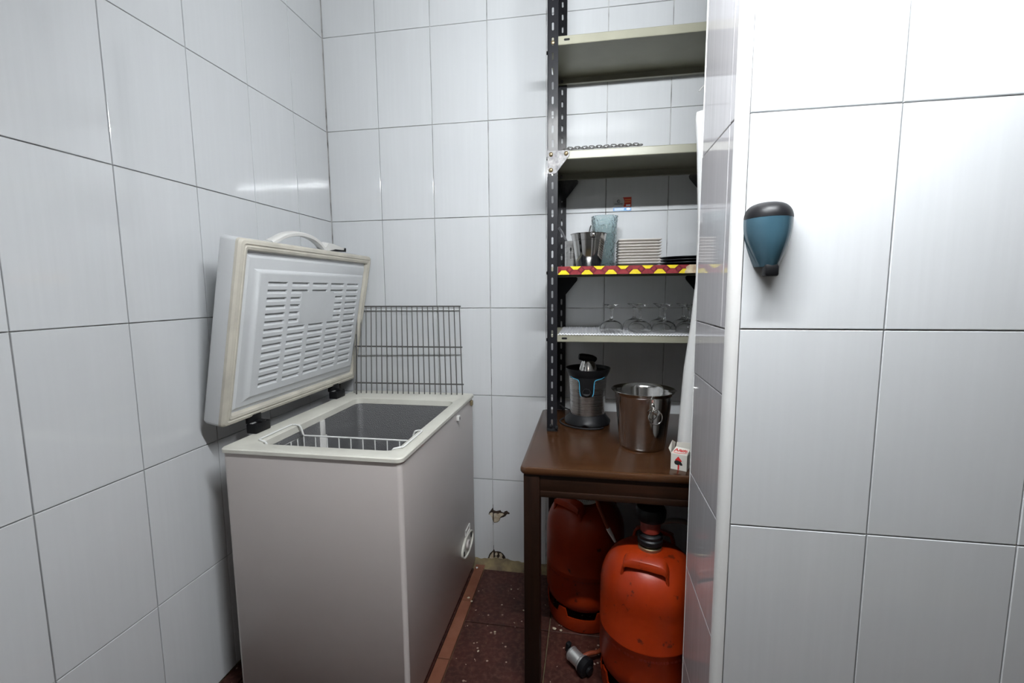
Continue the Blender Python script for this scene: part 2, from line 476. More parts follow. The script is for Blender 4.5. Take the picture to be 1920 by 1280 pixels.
# crumbs on the floor
for i, (x, y) in enumerate(((.437, -.075), (.470, -.30), (.452, -.283), (.62, -.20), (.60, -.45), (.715, -.09), (.69, -.32), (.82, -.40), (.845, -.405), (.56, -.55))):
    bm = BM(); s = (.006, .005, .006, .004, .004, .005, .004, .007, .006, .004)[i]
    bmesh.ops.create_icosphere(bm, subdivisions=1, radius=s)
    for v in bm.verts: v.co = Vector((x, y, .001)) + Vector((v.co.x*random.uniform(.7, 1.4), v.co.y*random.uniform(.7, 1.4), (v.co.z+s*.5)*.5))
    finish('mortar_crumb', bm, CHIP if i else PAPER, floor, smooth=False)

# ------------------------------------------------------------------ fluorescent lamp
LX0, LX1, LY, LZ = .62, 1.45, -1.45, 2.13
r = root('fluorescent_lamp', (1.01, LY, ZL), 'white fluorescent batten lamp on the low kitchen ceiling', 'lamp')
bm = BM(); box(bm, LX0-.03, LX1+.03, LY-.03, LY+.03, LZ+.045, LZ+.095, .004); finish('housing', bm, FOUT, r)
for x in (LX0+.15, LX1-.15):
    bm = BM(); tube(bm, [(x, LY, LZ+.09), (x, LY, ZL)], .006, 8); finish('suspension_rod', bm, FOUT, r)
for x in (LX0-.012, LX1+.012):
    bm = BM(); box(bm, x-.012, x+.012, LY-.014, LY+.014, LZ-.016, LZ+.05, .003); finish('socket', bm, FOUT, r)
bm = BM(); tube(bm, [(LX0+.002, LY, LZ), ((LX0+LX1)/2, LY, LZ), (LX1-.002, LY, LZ)], .013, 16); finish('tube', bm, TUBEM, r)
# dim fill light added behind the camera, with no visible source
l2 = bpy.data.lights.new('fill_light', 'AREA'); l2.shape = 'RECTANGLE'; l2.size = .6; l2.size_y = .6; l2.energy = FILL_POWER
l2.color = (1.0, .93, .86)
lo = bpy.data.objects.new('fill_light', l2); COL.objects.link(lo); lo.location = (1.2, -3.0, ZL-.02)

# ------------------------------------------------------------------ chest freezer
FX0, FX1, FY0, FY1, FZ = -.14, .425, -.845, -.050, .806
fr = root('chest_freezer', ((FX0+FX1)/2, (FY0+FY1)/2, 0), 'white chest freezer with its lid propped open against the left wall', 'freezer')
def ring(x0, x1, y0, y1, r_, z, seg=5): return [(x, y, z) for x, y in rect_loop(x0, x1, y0, y1, r_, seg)]
IX0, IX1, IY0, IY1 = -.058, .381, -.790, -.190
bm = BM()
loops(bm, [ring(FX0+.01, FX1-.01, FY0+.01, FY1-.01, .006, .022), ring(FX0+.004, FX1-.004, FY0+.004, FY1-.004, .012, .022), ring(FX0, FX1, FY0, FY1, .014, .028), ring(FX0, FX1, FY0, FY1, .014, FZ), ring(FX0+.02, FX1-.02, FY0+.02, FY1-.02, .014, FZ)], True, True, False)
cabinet = finish('cabinet', bm, STEEL_W, fr)
for x, y in ((FX0+.05, FY0+.05), (FX1-.06, FY0+.06), (FX0+.05, FY1-.05), (FX1-.06, FY1-.05)):
    bm = BM(); lathe(bm, [(.018, 0), (.02, .003), (.02, .018), (.014, .024)], (x, y, 0), 16, cap0=True, cap1=True); finish('foot', bm, DARKP, fr)
bm = BM()
loops(bm, [ring(IX0, IX1, IY0, IY1, .028, FZ-.0125), ring(IX0, IX1, IY0, IY1, .028, .14), ring(IX0+.01, IX1-.01, IY0+.01, IY1-.01, .028, .13)], True, False, True)
finish('liner', bm, LINER, fr, recalc=True)
bm = BM(); e = .006
loops(bm, [ring(FX0+.01, FX1-.01, FY0+.01, FY1-.01, .012, FZ-.002), ring(FX0-e, FX1+e, FY0-e, FY1+e, .02, FZ-.001), ring(FX0-e, FX1+e, FY0-e, FY1+e, .02, FZ+.009), ring(FX0-e+.003, FX1+e-.003, FY0-e+.003, FY1+e-.003, .018, FZ+.012),
           ring(IX0-.006, IX1+.006, IY0-.006, IY1+.006, .032, FZ+.012), ring(IX0-.001, IX1+.001, IY0-.001, IY1+.001, .029, FZ+.009), ring(IX0+.001, IX1-.001, IY0+.001, IY1-.001, .028, FZ-.012), ring(IX0-.004, IX1+.004, IY0-.004, IY1+.004, .028, FZ-.012)])
finish('rim', bm, CREAM, fr)
bm = BM(); box(bm, IX0-.001, IX0+.008, -.474, -.450, .73, .795, .003); box(bm, IX0-.001, IX0+.010, -.480, -.444, .45, .735, .003)
finish('liner_post', bm, WHITEP, fr)
# lid : local frame  (y, v up the lid, n out of the inner face)
LA = math.radians(11.0); LP = Vector((-.165, 0, .895)); LV = Vector((sin(LA), 0, cos(LA))); LN = Vector((cos(LA), 0, -sin(LA)))
def lid3(y, v, n): return LP + Vector((0, y, 0)) + LV*v + LN*n
LY0, LY1, V0, V1 = -.822, -.030, -.024, .551
def lring(ins, n, r_=.012, seg=4): return [lid3(y, v, n) for y, v in rect_loop(LY0+ins, LY1-ins, V0+ins, V1-ins, max(r_-ins*.2, .002), seg)]
bm = BM()
loops(bm, [lring(.012, -.056), lring(.003, -.052), lring(0, -.044), lring(0, .000), lring(.004, .003), lring(.03, .003)], True, True, True)
lid = finish('lid', bm, LIDW, fr)
bm = BM()
loops(bm, [lring(.000, .001), lring(.000, .010, .014), lring(.005, .017, .014), lring(.014, .019), lring(.016, .0165), lring(.020, .0165), lring(.022, .019), lring(.030, .017), lring(.034, .010), lring(.035, .001)])
finish('gasket', bm, GASKET, lid)
# embossed inner panel
bm = BM()
def lrect(y0, y1, v0, v1, n): return [lid3(y0, v0, n), lid3(y1, v0, n), lid3(y1, v1, n), lid3(y0, v1, n)]
PY0, PY1, PV0, PV1 = -.728, -.104, .056, .451
loops(bm, [lrect(LY0+.034, LY1-.034, V0+.034, V1-.034, .0035), lrect(LY0+.044, LY1-.042, V0+.042, V1-.046, .004), lrect(LY0+.05, LY1-.046, V0+.05, V1-.053, .011),
           lrect(PY0-.026, PY1+.020, PV0-.018, PV1+.014, .013), lrect(PY0-.012, PY1+.010, PV0-.004, PV1+.006, .020), lrect(PY0, PY1, PV0, PV1, .022)])
slots = []
pit, w = .1185, .0955
for rI in range(14):
    vt = .4285 - .0258*rI
    for c in range(5):
        y1 = -.1265 - pit*c - .0012*0; y0 = y1 - w
        if 2 <= rI <= 5:
            if c == 1: y0 = y1 - .056
            if c == 2: continue
            if c == 3: y1 = y0 + .054
        slots.append((y0, y1, vt-.0145, vt))
yc = sorted(set([PY0, PY1] + [round(s[i], 5) for s in slots for i in (0, 1)])); vc = sorted(set([PV0, PV1] + [round(s[i], 5) for s in slots for i in (2, 3)]))
t = bmesh.new(); VV = {}
def gv(y, v):
    k = (round(y, 5), round(v, 5))
    if k not in VV: VV[k] = t.verts.new(lid3(y, v, .022))
    return VV[k]
for i in range(len(yc)-1):
    for j in range(len(vc)-1):
        my, mv = (yc[i]+yc[i+1])/2, (vc[j]+vc[j+1])/2
        if any(s[0] < my < s[1] and s[2] < mv < s[3] for s in slots): continue
        t.faces.new((gv(yc[i], vc[j]), gv(yc[i+1], vc[j]), gv(yc[i+1], vc[j+1]), gv(yc[i], vc[j+1])))
merge(bm, t)
for (y0, y1, v0, v1) in slots:      # louvre pocket: deep at the top, sloping out towards the bottom
    loops(bm, [lrect(y0, y1, v0, v1, .022), [lid3(y0+.002, v0+.002, .0185), lid3(y1-.002, v0+.002, .0185), lid3(y1-.002, v1-.0025, .013), lid3(y0+.002, v1-.0025, .013)]], True, False, True)
bmesh.ops.remove_doubles(bm, verts=bm.verts, dist=.00005)
finish('inner_panel', bm, LIDW, lid, angle=25)
bm = BM(); box(bm, 0, 1, 0, 1, 0, 1)
for v in bm.verts: v.co = lid3(-.520+.205*v.co.x, .283+.112*v.co.y, .0215+.0012*v.co.z)
finish('label_plate', bm, LIDW, lid, smooth=False)
# handle
bm = BM()
pth = smooth_path([(-.655, .548), (-.63, .560), (-.585, .580), (-.52, .592), (-.45, .588), (-.40, .574), (-.365, .556), (-.35, .550)], 5)
rings = []
for i, p in enumerate(pth):
    a = pth[max(i-1, 0)]; b = pth[min(i+1, len(pth)-1)]; d = Vector((b[0]-a[0], b[1]-a[1])).normalized(); nn = Vector((-d.y, d.x))
    q = []
    hw, ht = .016, .0075
    for (s1, s2) in ((-1, -.6), (-.7, -1), (.7, -1), (1, -.6), (1, .6), (.7, 1), (-.7, 1), (-1, .6)):
        q.append(lid3(p[0]+nn.x*s2*ht, p[1]+nn.y*s2*ht, -.022+s1*hw))
    rings.append(q)
loops(bm, rings, True, True, True)
handle = finish('handle', bm, WHITEP, lid)
bm = BM(); prism(bm, [(-.365, .551), (-.365, .562), (-.35, .578), (-.33, .580), (-.235, .570), (-.228, .562), (-.30, .560), (-.33, .551)], lambda u, v, d: lid3(u, v, d), -.040, -.004)
finish('latch_cover', bm, WHITEP, lid, smooth=False)
bm = BM(); prism(bm, [(-.335, .552), (-.300, .559), (-.236, .561), (-.234, .570), (-.228, .571), (-.224, .556), (-.290, .552)], lambda u, v, d: lid3(u, v, d), -.036, .000)
finish('lock_tongue', bm, BLACKP, lid, smooth=False)
# hinges
for y in (-.20, -.68):
    bm = BM(); box(bm, -.165, -.128, y-.035, y+.035, .818, .850, .004); box(bm, -.178, -.150, y-.022, y+.022, .845, .885, .004)
    box(bm, -.150, -.126, y-.012, y+.012, .850, .858, .002)
    h = finish('hinge', bm, BLACKP, fr)
    bm = BM(); tube(bm, [(-.150, y-.03, .846), (-.150, y+.03, .846)], .007, 10); finish('hinge_pin', bm, ALU, h)
# details on the right face
bm = BM(); box(bm, FX1, FX1+.012, -.312, -.292, .768, .788, .002); lk = finish('lock', bm, WHITEP, fr)
bm = BM(); box(bm, FX1+.0115, FX1+.0128, -.3075, -.2995, .772, .782); finish('keyhole', bm, BLACK, lk, smooth=False)
bm = BM(); box(bm, FX1, FX1+.010, -.103, -.080, .775, .797, .003); finish('latch_keeper', bm, noisy('aged_brass', (.30, .25, .15), (.16, .12, .06), 60, .5, .3), fr)
bm = BM()
def oval(ry, rz, cy, cz, n=40): return [(cy+ry*cos(2*PI*i/n), cz+rz*sin(2*PI*i/n)) for i in range(n)]
C0 = (-.195, .187)
def orr(ry, rz, x): return [(x, y, z) for y, z in oval(ry, rz, *C0)]
loops(bm, [orr(.088, .046, FX1-.001), orr(.088, .046, FX1+.007), orr(.085, .043, FX1+.009), orr(.081, .039, FX1+.008), orr(.079, .037, FX1+.003)], True, False, True)
th = finish('thermostat_panel', bm, CREAM, fr)
bm = BM(); lathe(bm, [(.020, 0), (.020, .005), (.017, .008), (.0, .008)], (0, 0, 0), 24, Matrix.Translation((FX1+.003, -.195, .187)) @ Matrix.Rotation(PI/2, 4, 'Y'))
kn = finish('knob', bm, STEEL_W, th)
bm = BM(); box(bm, FX1+.011, FX1+.012, -.197, -.193, .19, .204); finish('pointer', bm, GREYI, kn, smooth=False)
for y, z in ((-.137, .198), (-.253, .176)):
    bm = BM(); box(bm, FX1+.003, FX1+.0065, y-.006, y+.006, z-.010, z+.010, .002); finish('indicator', bm, BLACKP, th)
bm = BM()
for (y0, y1, z0, z1) in ((-.222, -.150, .256, .260), (-.222, -.218, .233, .260), (-.222, -.150, .233, .236), (-.153, -.150, .233, .260)):
    box(bm, FX1-.0005, FX1+.004, y0, y1, z0, z1, .001, 1)
finish('badge_frame', bm, WHITEP, fr)

# ------------------------------------------------------------------ wire basket in the freezer
bk = root('wire_basket', (.16, -.69, .56), 'white coated wire basket hanging inside the chest freezer', 'basket')
BX0, BX1, BY0, BY1, BZ0, BZ1 = -.036, .36, -.775, -.605, .56, .783
bm = BM()
tube(bm, [(BX0, BY0, BZ1), (BX1, BY0, BZ1), (BX1, BY1, BZ1), (BX0, BY1, BZ1)], .0030, 8, True); finish('top_wire', bm, WIREW, bk)
bm = BM(); tube(bm, [(BX0, BY0, BZ0+.01), (BX1, BY0, BZ0+.01), (BX1, BY1, BZ0+.01), (BX0, BY1, BZ0+.01)], .0025, 6, True); finish('base_wire', bm, WIREW, bk)
n = 10
for i in range(n):
    x = BX0 + (BX1-BX0)*i/(n-1)
    bm = BM(); tube(bm, [(x, BY1, BZ1), (x, BY1, BZ0+.012), (x, BY1-.01, BZ0+.003), (x, BY0+.01, BZ0+.003), (x, BY0, BZ0+.012), (x, BY0, BZ1)], .0021, 6); finish('cross_wire', bm, WIREW, bk)
for i in range(1, 5):
    y = BY0 + (BY1-BY0)*i/5
    bm = BM(); tube(bm, [(BX0, y, BZ1), (BX0, y, BZ0+.012), (BX0+.01, y, BZ0+.003), (BX1-.01, y, BZ0+.003), (BX1, y, BZ0+.012), (BX1, y, BZ1)], .0021, 6); finish('long_wire', bm, WIREW, bk)
for s, bx in ((-1, BX0), (1, BX1)):
    bm = BM(); z = FZ+.0155; xx = bx + s*.040
    tube(bm, smooth_path([(bx, BY1, BZ1), (bx+s*.010, BY1, BZ1+.03), (bx+s*.022, BY1, z-.002), (xx-s*.006, BY1-.004, z), (xx, BY1-.014, z), (xx, -.69, z), (xx, BY0+.014, z), (xx-s*.006, BY0+.004, z), (bx+s*.022, BY0, z-.002), (bx+s*.010, BY0, BZ1+.03), (bx, BY0, BZ1)], 4), .0030, 8)
    finish('hanging_handle', bm, WIREW, bk)

# ------------------------------------------------------------------ wire rack standing on the freezer rim
gr = root('wire_oven_rack', (.14, -.1, FZ+.012), 'grey wire oven rack leaning on the back wall behind the freezer', 'oven rack')
TLc, TRc = Vector((-.128, -.036, 1.209)), Vector((.366, -.034, 1.209)); BLc, BRc = Vector((-.103, -.118, .8205)), Vector((.388, -.088, .8205))
def gp(s, t): return TLc.lerp(TRc, s).lerp(BLc.lerp(BRc, s), t)
NW = 21
for i in range(NW):
    s = i/(NW-1); bm = BM(); tube(bm, [gp(s, -.004), gp(s, 1.0)], .0023, 6); finish('long_wire', bm, WIRE, gr)
for t_ in (0.0, .465, .885):
    bm = BM(); off = Vector((0, .0035, 0)) if t_ else Vector((0, 0, 0))
    tube(bm, [gp(-.012, t_)+off, gp(1.012, t_)+off], .0032, 8); finish('cross_wire', bm, WIRE, gr)
bm = BM(); a = gp(0, 0); tube(bm, smooth_path([a, a+Vector((.012, -.008, -.004)), a+Vector((.018, -.03, -.05)), BLc+Vector((.012, -.012, .02)), BLc+Vector((.006, -.010, .003))], 6), .0019, 6); finish('side_wire', bm, WIRE, gr)
bm = BM(); tube(bm, [a+Vector((-.004, -.004, -.01)), a+Vector((.002, -.035, -.16)), BLc+Vector((-.002, -.012, .003))], .0019, 6); finish('side_wire', bm, WIRE, gr)

# ------------------------------------------------------------------ wooden table
TX0, TX1, TY0, TY1, TZ = .735, 1.46, -.693, -.008, .75
tb = root('wooden_table', (1.07, -.35, 0), 'dark brown wooden table with a wood grain laminate top', 'table')
bm = BM()
def tr(ins, z): return ring(TX0+ins, TX1-ins, TY0+ins, TY1-ins, .020, z, 5)
loops(bm, [tr(.010, TZ-.0235), tr(.003, TZ-.022), tr(.0, TZ-.016), tr(.0, TZ-.008), tr(.003, TZ-.002), tr(.008, TZ)], True, True, True)
finish('tabletop', bm, WOODTOP, tb)
for x0, y0 in ((.746, -.685), (1.395, -.685), (.768, -.070), (1.395, -.070)):
    bm = BM(); box(bm, x0, x0+.049, y0, y0+.049, 0, TZ-.0236, .003); finish('leg', bm, WOODLEG, tb)
bm = BM(); box(bm, .795, 1.395, -.681, -.660, .672, TZ-.0236, .002); box(bm, .795, 1.395, -.684, -.658, .655, .676, .004); finish('apron', bm, WOODAPR, tb)
bm = BM(); box(bm, .815, 1.395, -.040, -.022, .665, TZ-.0236, .002); finish('apron', bm, WOODAPR, tb)
for x in (.752, 1.418):
    bm = BM(); box(bm, x, x+.018, -.636, -.070, .665, TZ-.0236, .002); finish('apron', bm, WOODAPR, tb)

# ------------------------------------------------------------------ shelving rack of slotted angle
rk = root('shelving_rack', (1.09, -.17, TZ), 'black slotted angle shelving rack with four shelves, standing on the table', 'shelving')
RX0, RX1, RY0, RY1 = .785, 1.425, -.333, -.012
PW, ZT = .037, 2.46
def strip(bm, u0, u1, to3d, th=.002, zs=TZ, ze=ZT, phase=.0, skip=()):
    """slotted flange: u across, z up"""
    cu = (u0+u1)/2; hw = .0034; hl = .0135; pitch = .0478
    t = bmesh.new(); cache = {}
    def gvv(u, z, d):
        k = (round(u, 5), round(z, 5), d)
        if k not in cache: cache[k] = t.verts.new(to3d(u, z, d))
        return cache[k]
    cen = []; z = zs + .036 + phase
    while z < ze-.02: cen.append(z); z += pitch
    for d in (0, th):
        zprev = zs
        for c in cen + [None]:
            za = c-hl if c is not None else ze
            f = [gvv(u0, zprev, d), gvv(cu-hw, zprev, d), gvv(cu+hw, zprev, d), gvv(u1, zprev, d), gvv(u1, za, d), gvv(cu+hw, za, d), gvv(cu-hw, za, d), gvv(u0, za, d)]
            t.faces.new((f[0], f[1], f[6], f[7])); t.faces.new((f[1], f[2], f[5], f[6])); t.faces.new((f[2], f[3], f[4], f[5]))
            if c is None: break
            zb = c+hl
            t.faces.new((gvv(u0, za, d), gvv(cu-hw, za, d), gvv(cu-hw, zb, d), gvv(u0, zb, d)))
            t.faces.new((gvv(cu+hw, za, d), gvv(u1, za, d), gvv(u1, zb, d), gvv(cu+hw, zb, d)))
            for sz, zz in ((1, za), (-1, zb)):      # rounded ends
                for su in (-1, 1):
                    t.faces.new((gvv(cu+su*hw, zz, d), gvv(cu, zz, d), gvv(cu+su*hw, zz+sz*hw*.8, d)))
            zprev = zb
    # rim faces
    for c in cen:
        za, zb = c-hl, c+hl
        for (ua, z1), (ub, z2) in (((cu-hw, za), (cu-hw, zb)), ((cu+hw, zb), (cu+hw, za))):
            t.faces.new((gvv(ua, z1, 0), gvv(ub, z2, 0), gvv(ub, z2, th), gvv(ua, z1, th)))
    t.faces.new((gvv(u0, zs, 0), gvv(u0, ze, 0), gvv(u0, ze, th), gvv(u0, zs, th))) if False else None
    for u in (u0, u1):
        v = [t.verts.new(to3d(u, zs, 0)), t.verts.new(to3d(u, ze, 0)), t.verts.new(to3d(u, ze, th)), t.verts.new(to3d(u, zs, th))]
        t.faces.new(v)
    merge(bm, t)
def post(x, sx, y, sy, ph):
    bm = BM()
    strip(bm, 0, PW, lambda u, z, d: Vector((x+sx*u, y+sy*d, z)), phase=ph)
    strip(bm, 0, PW, lambda u, z, d: Vector((x+sx*d, y+sy*u, z)), phase=ph)
    return finish('post', bm, POST, rk, smooth=False)
post(RX0, 1, RY0, 1, -.002); post(RX1, -1, RY0, 1, -.002)
post(RX0+.014, 1, RY1, -1, .010); post(RX1-.014, -1, RY1, -1, .010)
bm = BM(); box(bm, RX0-.001, RX0+PW+.002, RY0-.001, RY0+PW, TZ, TZ+.012, .003); 
box(bm, RX0+.010, RX0+.020, RY0-.010, RY0, TZ+.018, TZ+.030, .003); box(bm, RX0+.030, RX0+.042, RY0-.009, RY0+.004, TZ+.012, TZ+.024, .003); finish('foot', bm, DARKP, rk)
SX0, SX1, SY0, SY1 = RX0+.0025, RX1-.0025, RY0+.0022, RY1-.0022-.001
def shelf(z, mat=SHELF, zl=None):
    bm = BM(); lip = .029; b = .0035
    def r4(ins, zz): return [(SX0+ins, SY0+ins, zz), (SX1-ins, SY0+ins, zz), (SX1-ins, SY1-ins, zz), (SX0+ins, SY1-ins, zz)]
    loops(bm, [r4(.016, z-lip+.003), r4(.016, z-lip), r4(.0015, z-lip), r4(0, z-lip+.002), r4(0, z-b), r4(.001, z-.001), r4(b, z)], True, False, True)
    loops(bm, [r4(.016, z-lip+.003), r4(.0025, z-lip+.004), r4(.0025, z-.003)], True, False, True)
    return finish('shelf', bm, mat, rk, smooth=False)
ZA, ZB, ZCC, ZD = 2.139, 1.762, 1.361, 1.1175
sA = shelf(ZA); sB = shelf(ZB); sC = shelf(ZCC); sD = shelf(ZD)
def add_slot_shade(parent, x, z):  # black plate on the lip, painting the shade inside a slot
    bm = BM(); poly = [(x-.008, z-.0035), (x+.008, z-.0035), (x+.0105, z), (x+.008, z+.0035), (x-.008, z+.0035), (x-.0105, z)]
    prism(bm, poly, lambda u, v, d: Vector((u, d, v)), SY0-.0006, SY0+.001); finish('slot_shade', bm, BLACKP, parent, smooth=False)
add_slot_shade(sA, .851, ZA-.014); add_slot_shade(sD, .848, ZD-.0155); add_slot_shade(sA, 1.352, ZA-.014); add_slot_shade(sD, 1.340, ZD-.0155)
for s, z in ((sA, ZA), (sB, ZB), (sC, ZCC)):      # bolt heads at the back corners
    for x in (RX0+.030, RX1-.030):
        bm = BM(); lathe(bm, [(.007, 0), (.007, .003), (.004, .006), (0, .0065)], (0, 0, 0), 10, Matrix.Translation((x, SY1-.0022, z-.014)) @ Matrix.Rotation(PI/2, 4, 'X')); finish('bolt', bm, GUSSET, s)
def gusset(xc, sx, y, z, mat, size=.072, bolts=True):
    poly = [(0, .004), (.005, 0), (size-.008, 0), (size, -.008), (size-.002, -.018), (.030, -size+.002), (.020, -size), (.005, -size), (0, -size+.006)]
    bm = BM(); prism(bm, poly, lambda u, v, d: Vector((xc+sx*u, d, z+v)), y, y+.002)
    g = finish('gusset', bm, mat, rk, smooth=False)
    if bolts:
        for u, v in ((.012, -.012), (size-.013, -.011), (.012, -size+.013)):
            bm = BM(); lathe(bm, [(.0075, 0), (.0075, .002), (.006, .004), (.003, .0055), (0, .006)], (0, 0, 0), 16, Matrix.Translation((xc+sx*u, y, z+v)) @ Matrix.Rotation(PI/2, 4, 'X')); finish('bolt', bm, BRASS, g)
gusset(RX0+.001, 1, RY0-.0024, 1.762, GUSSET, .078)
gusset(RX1-.001, -1, RY0-.0024, 1.762, GUSSET, .078)
for z in (ZB-.026, ZCC-.026):
    gusset(RX0+.016, 1, RY1-.0046, z, POST, .085, False); gusset(RX1-.016, -1, RY1-.0046, z, POST, .085, False)
# screw in the top of the left front post, side bolts
bm = BM(); lathe(bm, [(.006, 0), (.006, .003), (.003, .005), (0, .005)], (0, 0, 0), 12, Matrix.Translation((.8035, RY0, 2.118)) @ Matrix.Rotation(PI/2, 4, 'X')); finish('bolt', bm, BRASS, rk)
for z in (2.095, 1.742, 1.34, 1.095):
    bm = BM(); lathe(bm, [(.006, 0), (.006, .004), (0, .005)], (0, 0, 0), 10, Matrix.Translation((RX0, RY0+.018, z)) @ Matrix.Rotation(-PI/2, 4, 'Y')); finish('bolt', bm, POST, rk)
# patterned tape on the front lip of shelf C
bm = BM(); zt, zb = ZCC+.0005, ZCC-.0285; yt = SY0-.0006
xa, xb = .8235, 1.386
def tp(poly, mi, lay):
    clip = [(min(max(u, xa), xb), min(max(v, zb), zt)) for u, v in poly]
    t = bmesh.new(); vs = [t.verts.new((u, yt-.00012*lay, v)) for u, v in clip]
    f = t.faces.new(vs); f.material_index = mi
    if f.normal.y > 0: f.normal_flip()
    merge(bm, t)
box(bm, xa, xb, yt, SY0, zb, zt, mi=2)
q = .0416; zr = zt - .0125; c_ = .0085
x0 = .8235 + .0085
def octo(cx, cz, h, s): return [(cx-h+s, cz-h), (cx+h-s, cz-h), (cx+h, cz-h+s), (cx+h, cz+h-s), (cx+h-s, cz+h), (cx-h+s, cz+h), (cx-h, cz+h-s), (cx-h, cz-h+s)]
hh = q/2-.0010
for k in range(-1, 15):
    cx = x0 + q*k + .0125
    if cx-hh > xb or cx+hh < xa: continue
    low_yellow = k % 2 == 0
    tp(octo(cx, zr-q/2, hh, .0125), 1 if low_yellow else 0, 1)
    tp(octo(cx, zr+q/2, hh, .0125), 0 if low_yellow else 1, 1)
    dx = cx + q/2
    if xa < dx-.008 and dx+.008 < xb: tp([(dx-.008, zr), (dx, zr-.008), (dx+.008, zr), (dx, zr+.008)], 0, 2)
xt = 1.275
tp([(xt, zt), (xt-.012, zt-.008), (xt-.010, zt-.016), (xt-.016, zt-.024), (xt-.014, zb), (xb, zb), (xb, zt)], 3, 3)
finish('patterned_tape', bm, [MAR, YEL, TDK, TORN], sC, smooth=False, recalc=False)
bm = BM(); box(bm, .83, 1.38, SY0+.004, SY1-.02, ZCC, ZCC+.0008); finish('shelf_mat', bm, BLACKPL, sC, smooth=False)

# ------------------------------------------------------------------ things on the shelves
# ribbed plastic sheet on shelf D
bm = BM(); nx = 420; rings = []
for i in range(nx+1):
    x = .826 + (1.372-.826)*i/nx; z = ZD+.0022+.0014*sin(2*PI*x/.0105)
    rings.append([(x, SY0-.0035, z-.004), (x, SY0-.002, z), (x, -.24, z+.0003*sin(x*40)), (x, -.13, z), (x, SY1-.012, z)])
loops(bm, rings, False); sh = finish('shelf_liner', bm, RIBBED, recalc=False); tag(sh, 'clear ribbed plastic sheet lining the shelf of upside-down glasses', 'liner')
ZG = ZD+.0042
# chain on shelf B
cz = ZB+.0062; chx0, chx1 = .852, 1.100; nl = 21
ch = root('steel_chain', ((chx0+chx1)/2, -.3235, ZB), 'thin dark steel chain lying on the front edge of the shelf', 'chain')
for i in range(nl):
    x = chx0 + (chx1-chx0)*i/(nl-1); y = -.3235+.0015*sin(i*1.3); a = .25*sin(i*2.1)
    tilt = (1.30 if i % 2 else .70)
    M = Matrix.Translation((x, y, cz+(.002 if i % 2 else 0))) @ Matrix.Rotation(a, 4, 'Z') @ Matrix.Rotation(tilt, 4, 'X')
    bm = BM(); pts = [M @ Vector((.0058*cos(t)+(.004 if cos(t) > 0 else -.004), .0050*sin(t), 0)) for t in [2*PI*j/14 for j in range(14)]]
    tube(bm, pts, .0016, 6, True); finish('chain_link', bm, WIRE, ch)
# glasses
GX = [(1.019, -.25, 'front'), (1.123, -.25, 'front'), (1.209, -.25, 'front'), (1.294, -.25, 'front'), (1.112, -.140, 'back'), (1.210, -.140, 'back'), (1.297, -.140, 'back')]
gl = root('stemmed_glass', (GX[0][0], GX[0][1], ZG), 'lone stemmed glass upside down at the left end of the glasses', 'glass', 'upside-down stemmed glasses')
g0 = (GX[0][0], GX[0][1], ZG)
outer = [(.0400, .0), (.0425, .004), (.0432, .010), (.0425, .018), (.0385, .027), (.031, .0345), (.021, .0395), (.011, .0425)]
inner = [(.0385, .0), (.0408, .004), (.0415, .010), (.0405, .018), (.0365, .0255), (.029, .0325), (.019, .037), (.008, .039), (.0001, .0395)]
bm = BM(); lathe(bm, list(reversed(inner)) + outer + [(.0075, .046), (.0075, .0485)], g0, 40, cap1=True); finish('bowl', bm, GLASS, gl)
bm = BM(); lathe(bm, [(.0068, .0486), (.0050, .053), (.0046, .065), (.0048, .079), (.0062, .0835)], g0, 20, cap0=True, cap1=True); finish('stem', bm, GLASS, gl)
bm = BM(); lathe(bm, [(.0075, .0836), (.0085, .0865), (.0105, .089), (.015, .0915), (.0205, .0965), (.0275, .0990), (.0290, .1005), (.0275, .1018), (.0001, .1018)], g0, 40, cap0=True); finish('foot', bm, GLASS, gl)
names = {1: 'front row stemmed glass, second from the left on the liner', 2: 'front row stemmed glass, third from the left on the liner', 3: 'front row stemmed glass nearest the white paper roll',
         4: 'back row stemmed glass, left one of the three behind', 5: 'back row stemmed glass, middle one of the three behind', 6: 'back row stemmed glass, right one of the three behind'}
for i in range(1, 7):
    dup(gl, (GX[i][0]-g0[0], GX[i][1]-g0[1], 0), names[i], 'upside-down stemmed glasses')
ZS = ZCC+.0010
# square plates
pc = (1.114, -.199); nP = 9; pp = .0104
def sq(h, z, r_=.012): return [(pc[0]+x, pc[1]+y, z) for x, y in rect_loop(-h, h, -h, h, r_, 4)]
def plate_bm(z):
    bm = BM()
    loops(bm, [sq(.048, z+.0015), sq(.048, z), sq(.053, z), sq(.056, z+.001), sq(.0735, z+.0085, .006), sq(.0758, z+.0105, .005), sq(.0762, z+.0135, .005), sq(.0745, z+.0138, .005), sq(.0560, z+.0036), sq(.050, z+.0030)], True, True, True); return bm
o = finish('square_plate', plate_bm(ZS), PORC); tag(o, 'white square plate at the very bottom of the plate stack', 'plate', 'square plates stacked on the shelf')
ordn = ['second from the bottom', 'third from the bottom', 'fourth from the bottom', 'in the very middle', 'fourth from the top', 'third from the top', 'second from the top', 'topmost']
for k in range(1, nP):
    lab = 'white square plate, %s of the plate stack' % ordn[k-1] if k < 8 else 'topmost white square plate of the stack beside the textured vase'
    dup(o, (random.uniform(-.0006, .0006), random.uniform(-.0006, .0006), pp*k), lab, 'square plates stacked on the shelf')
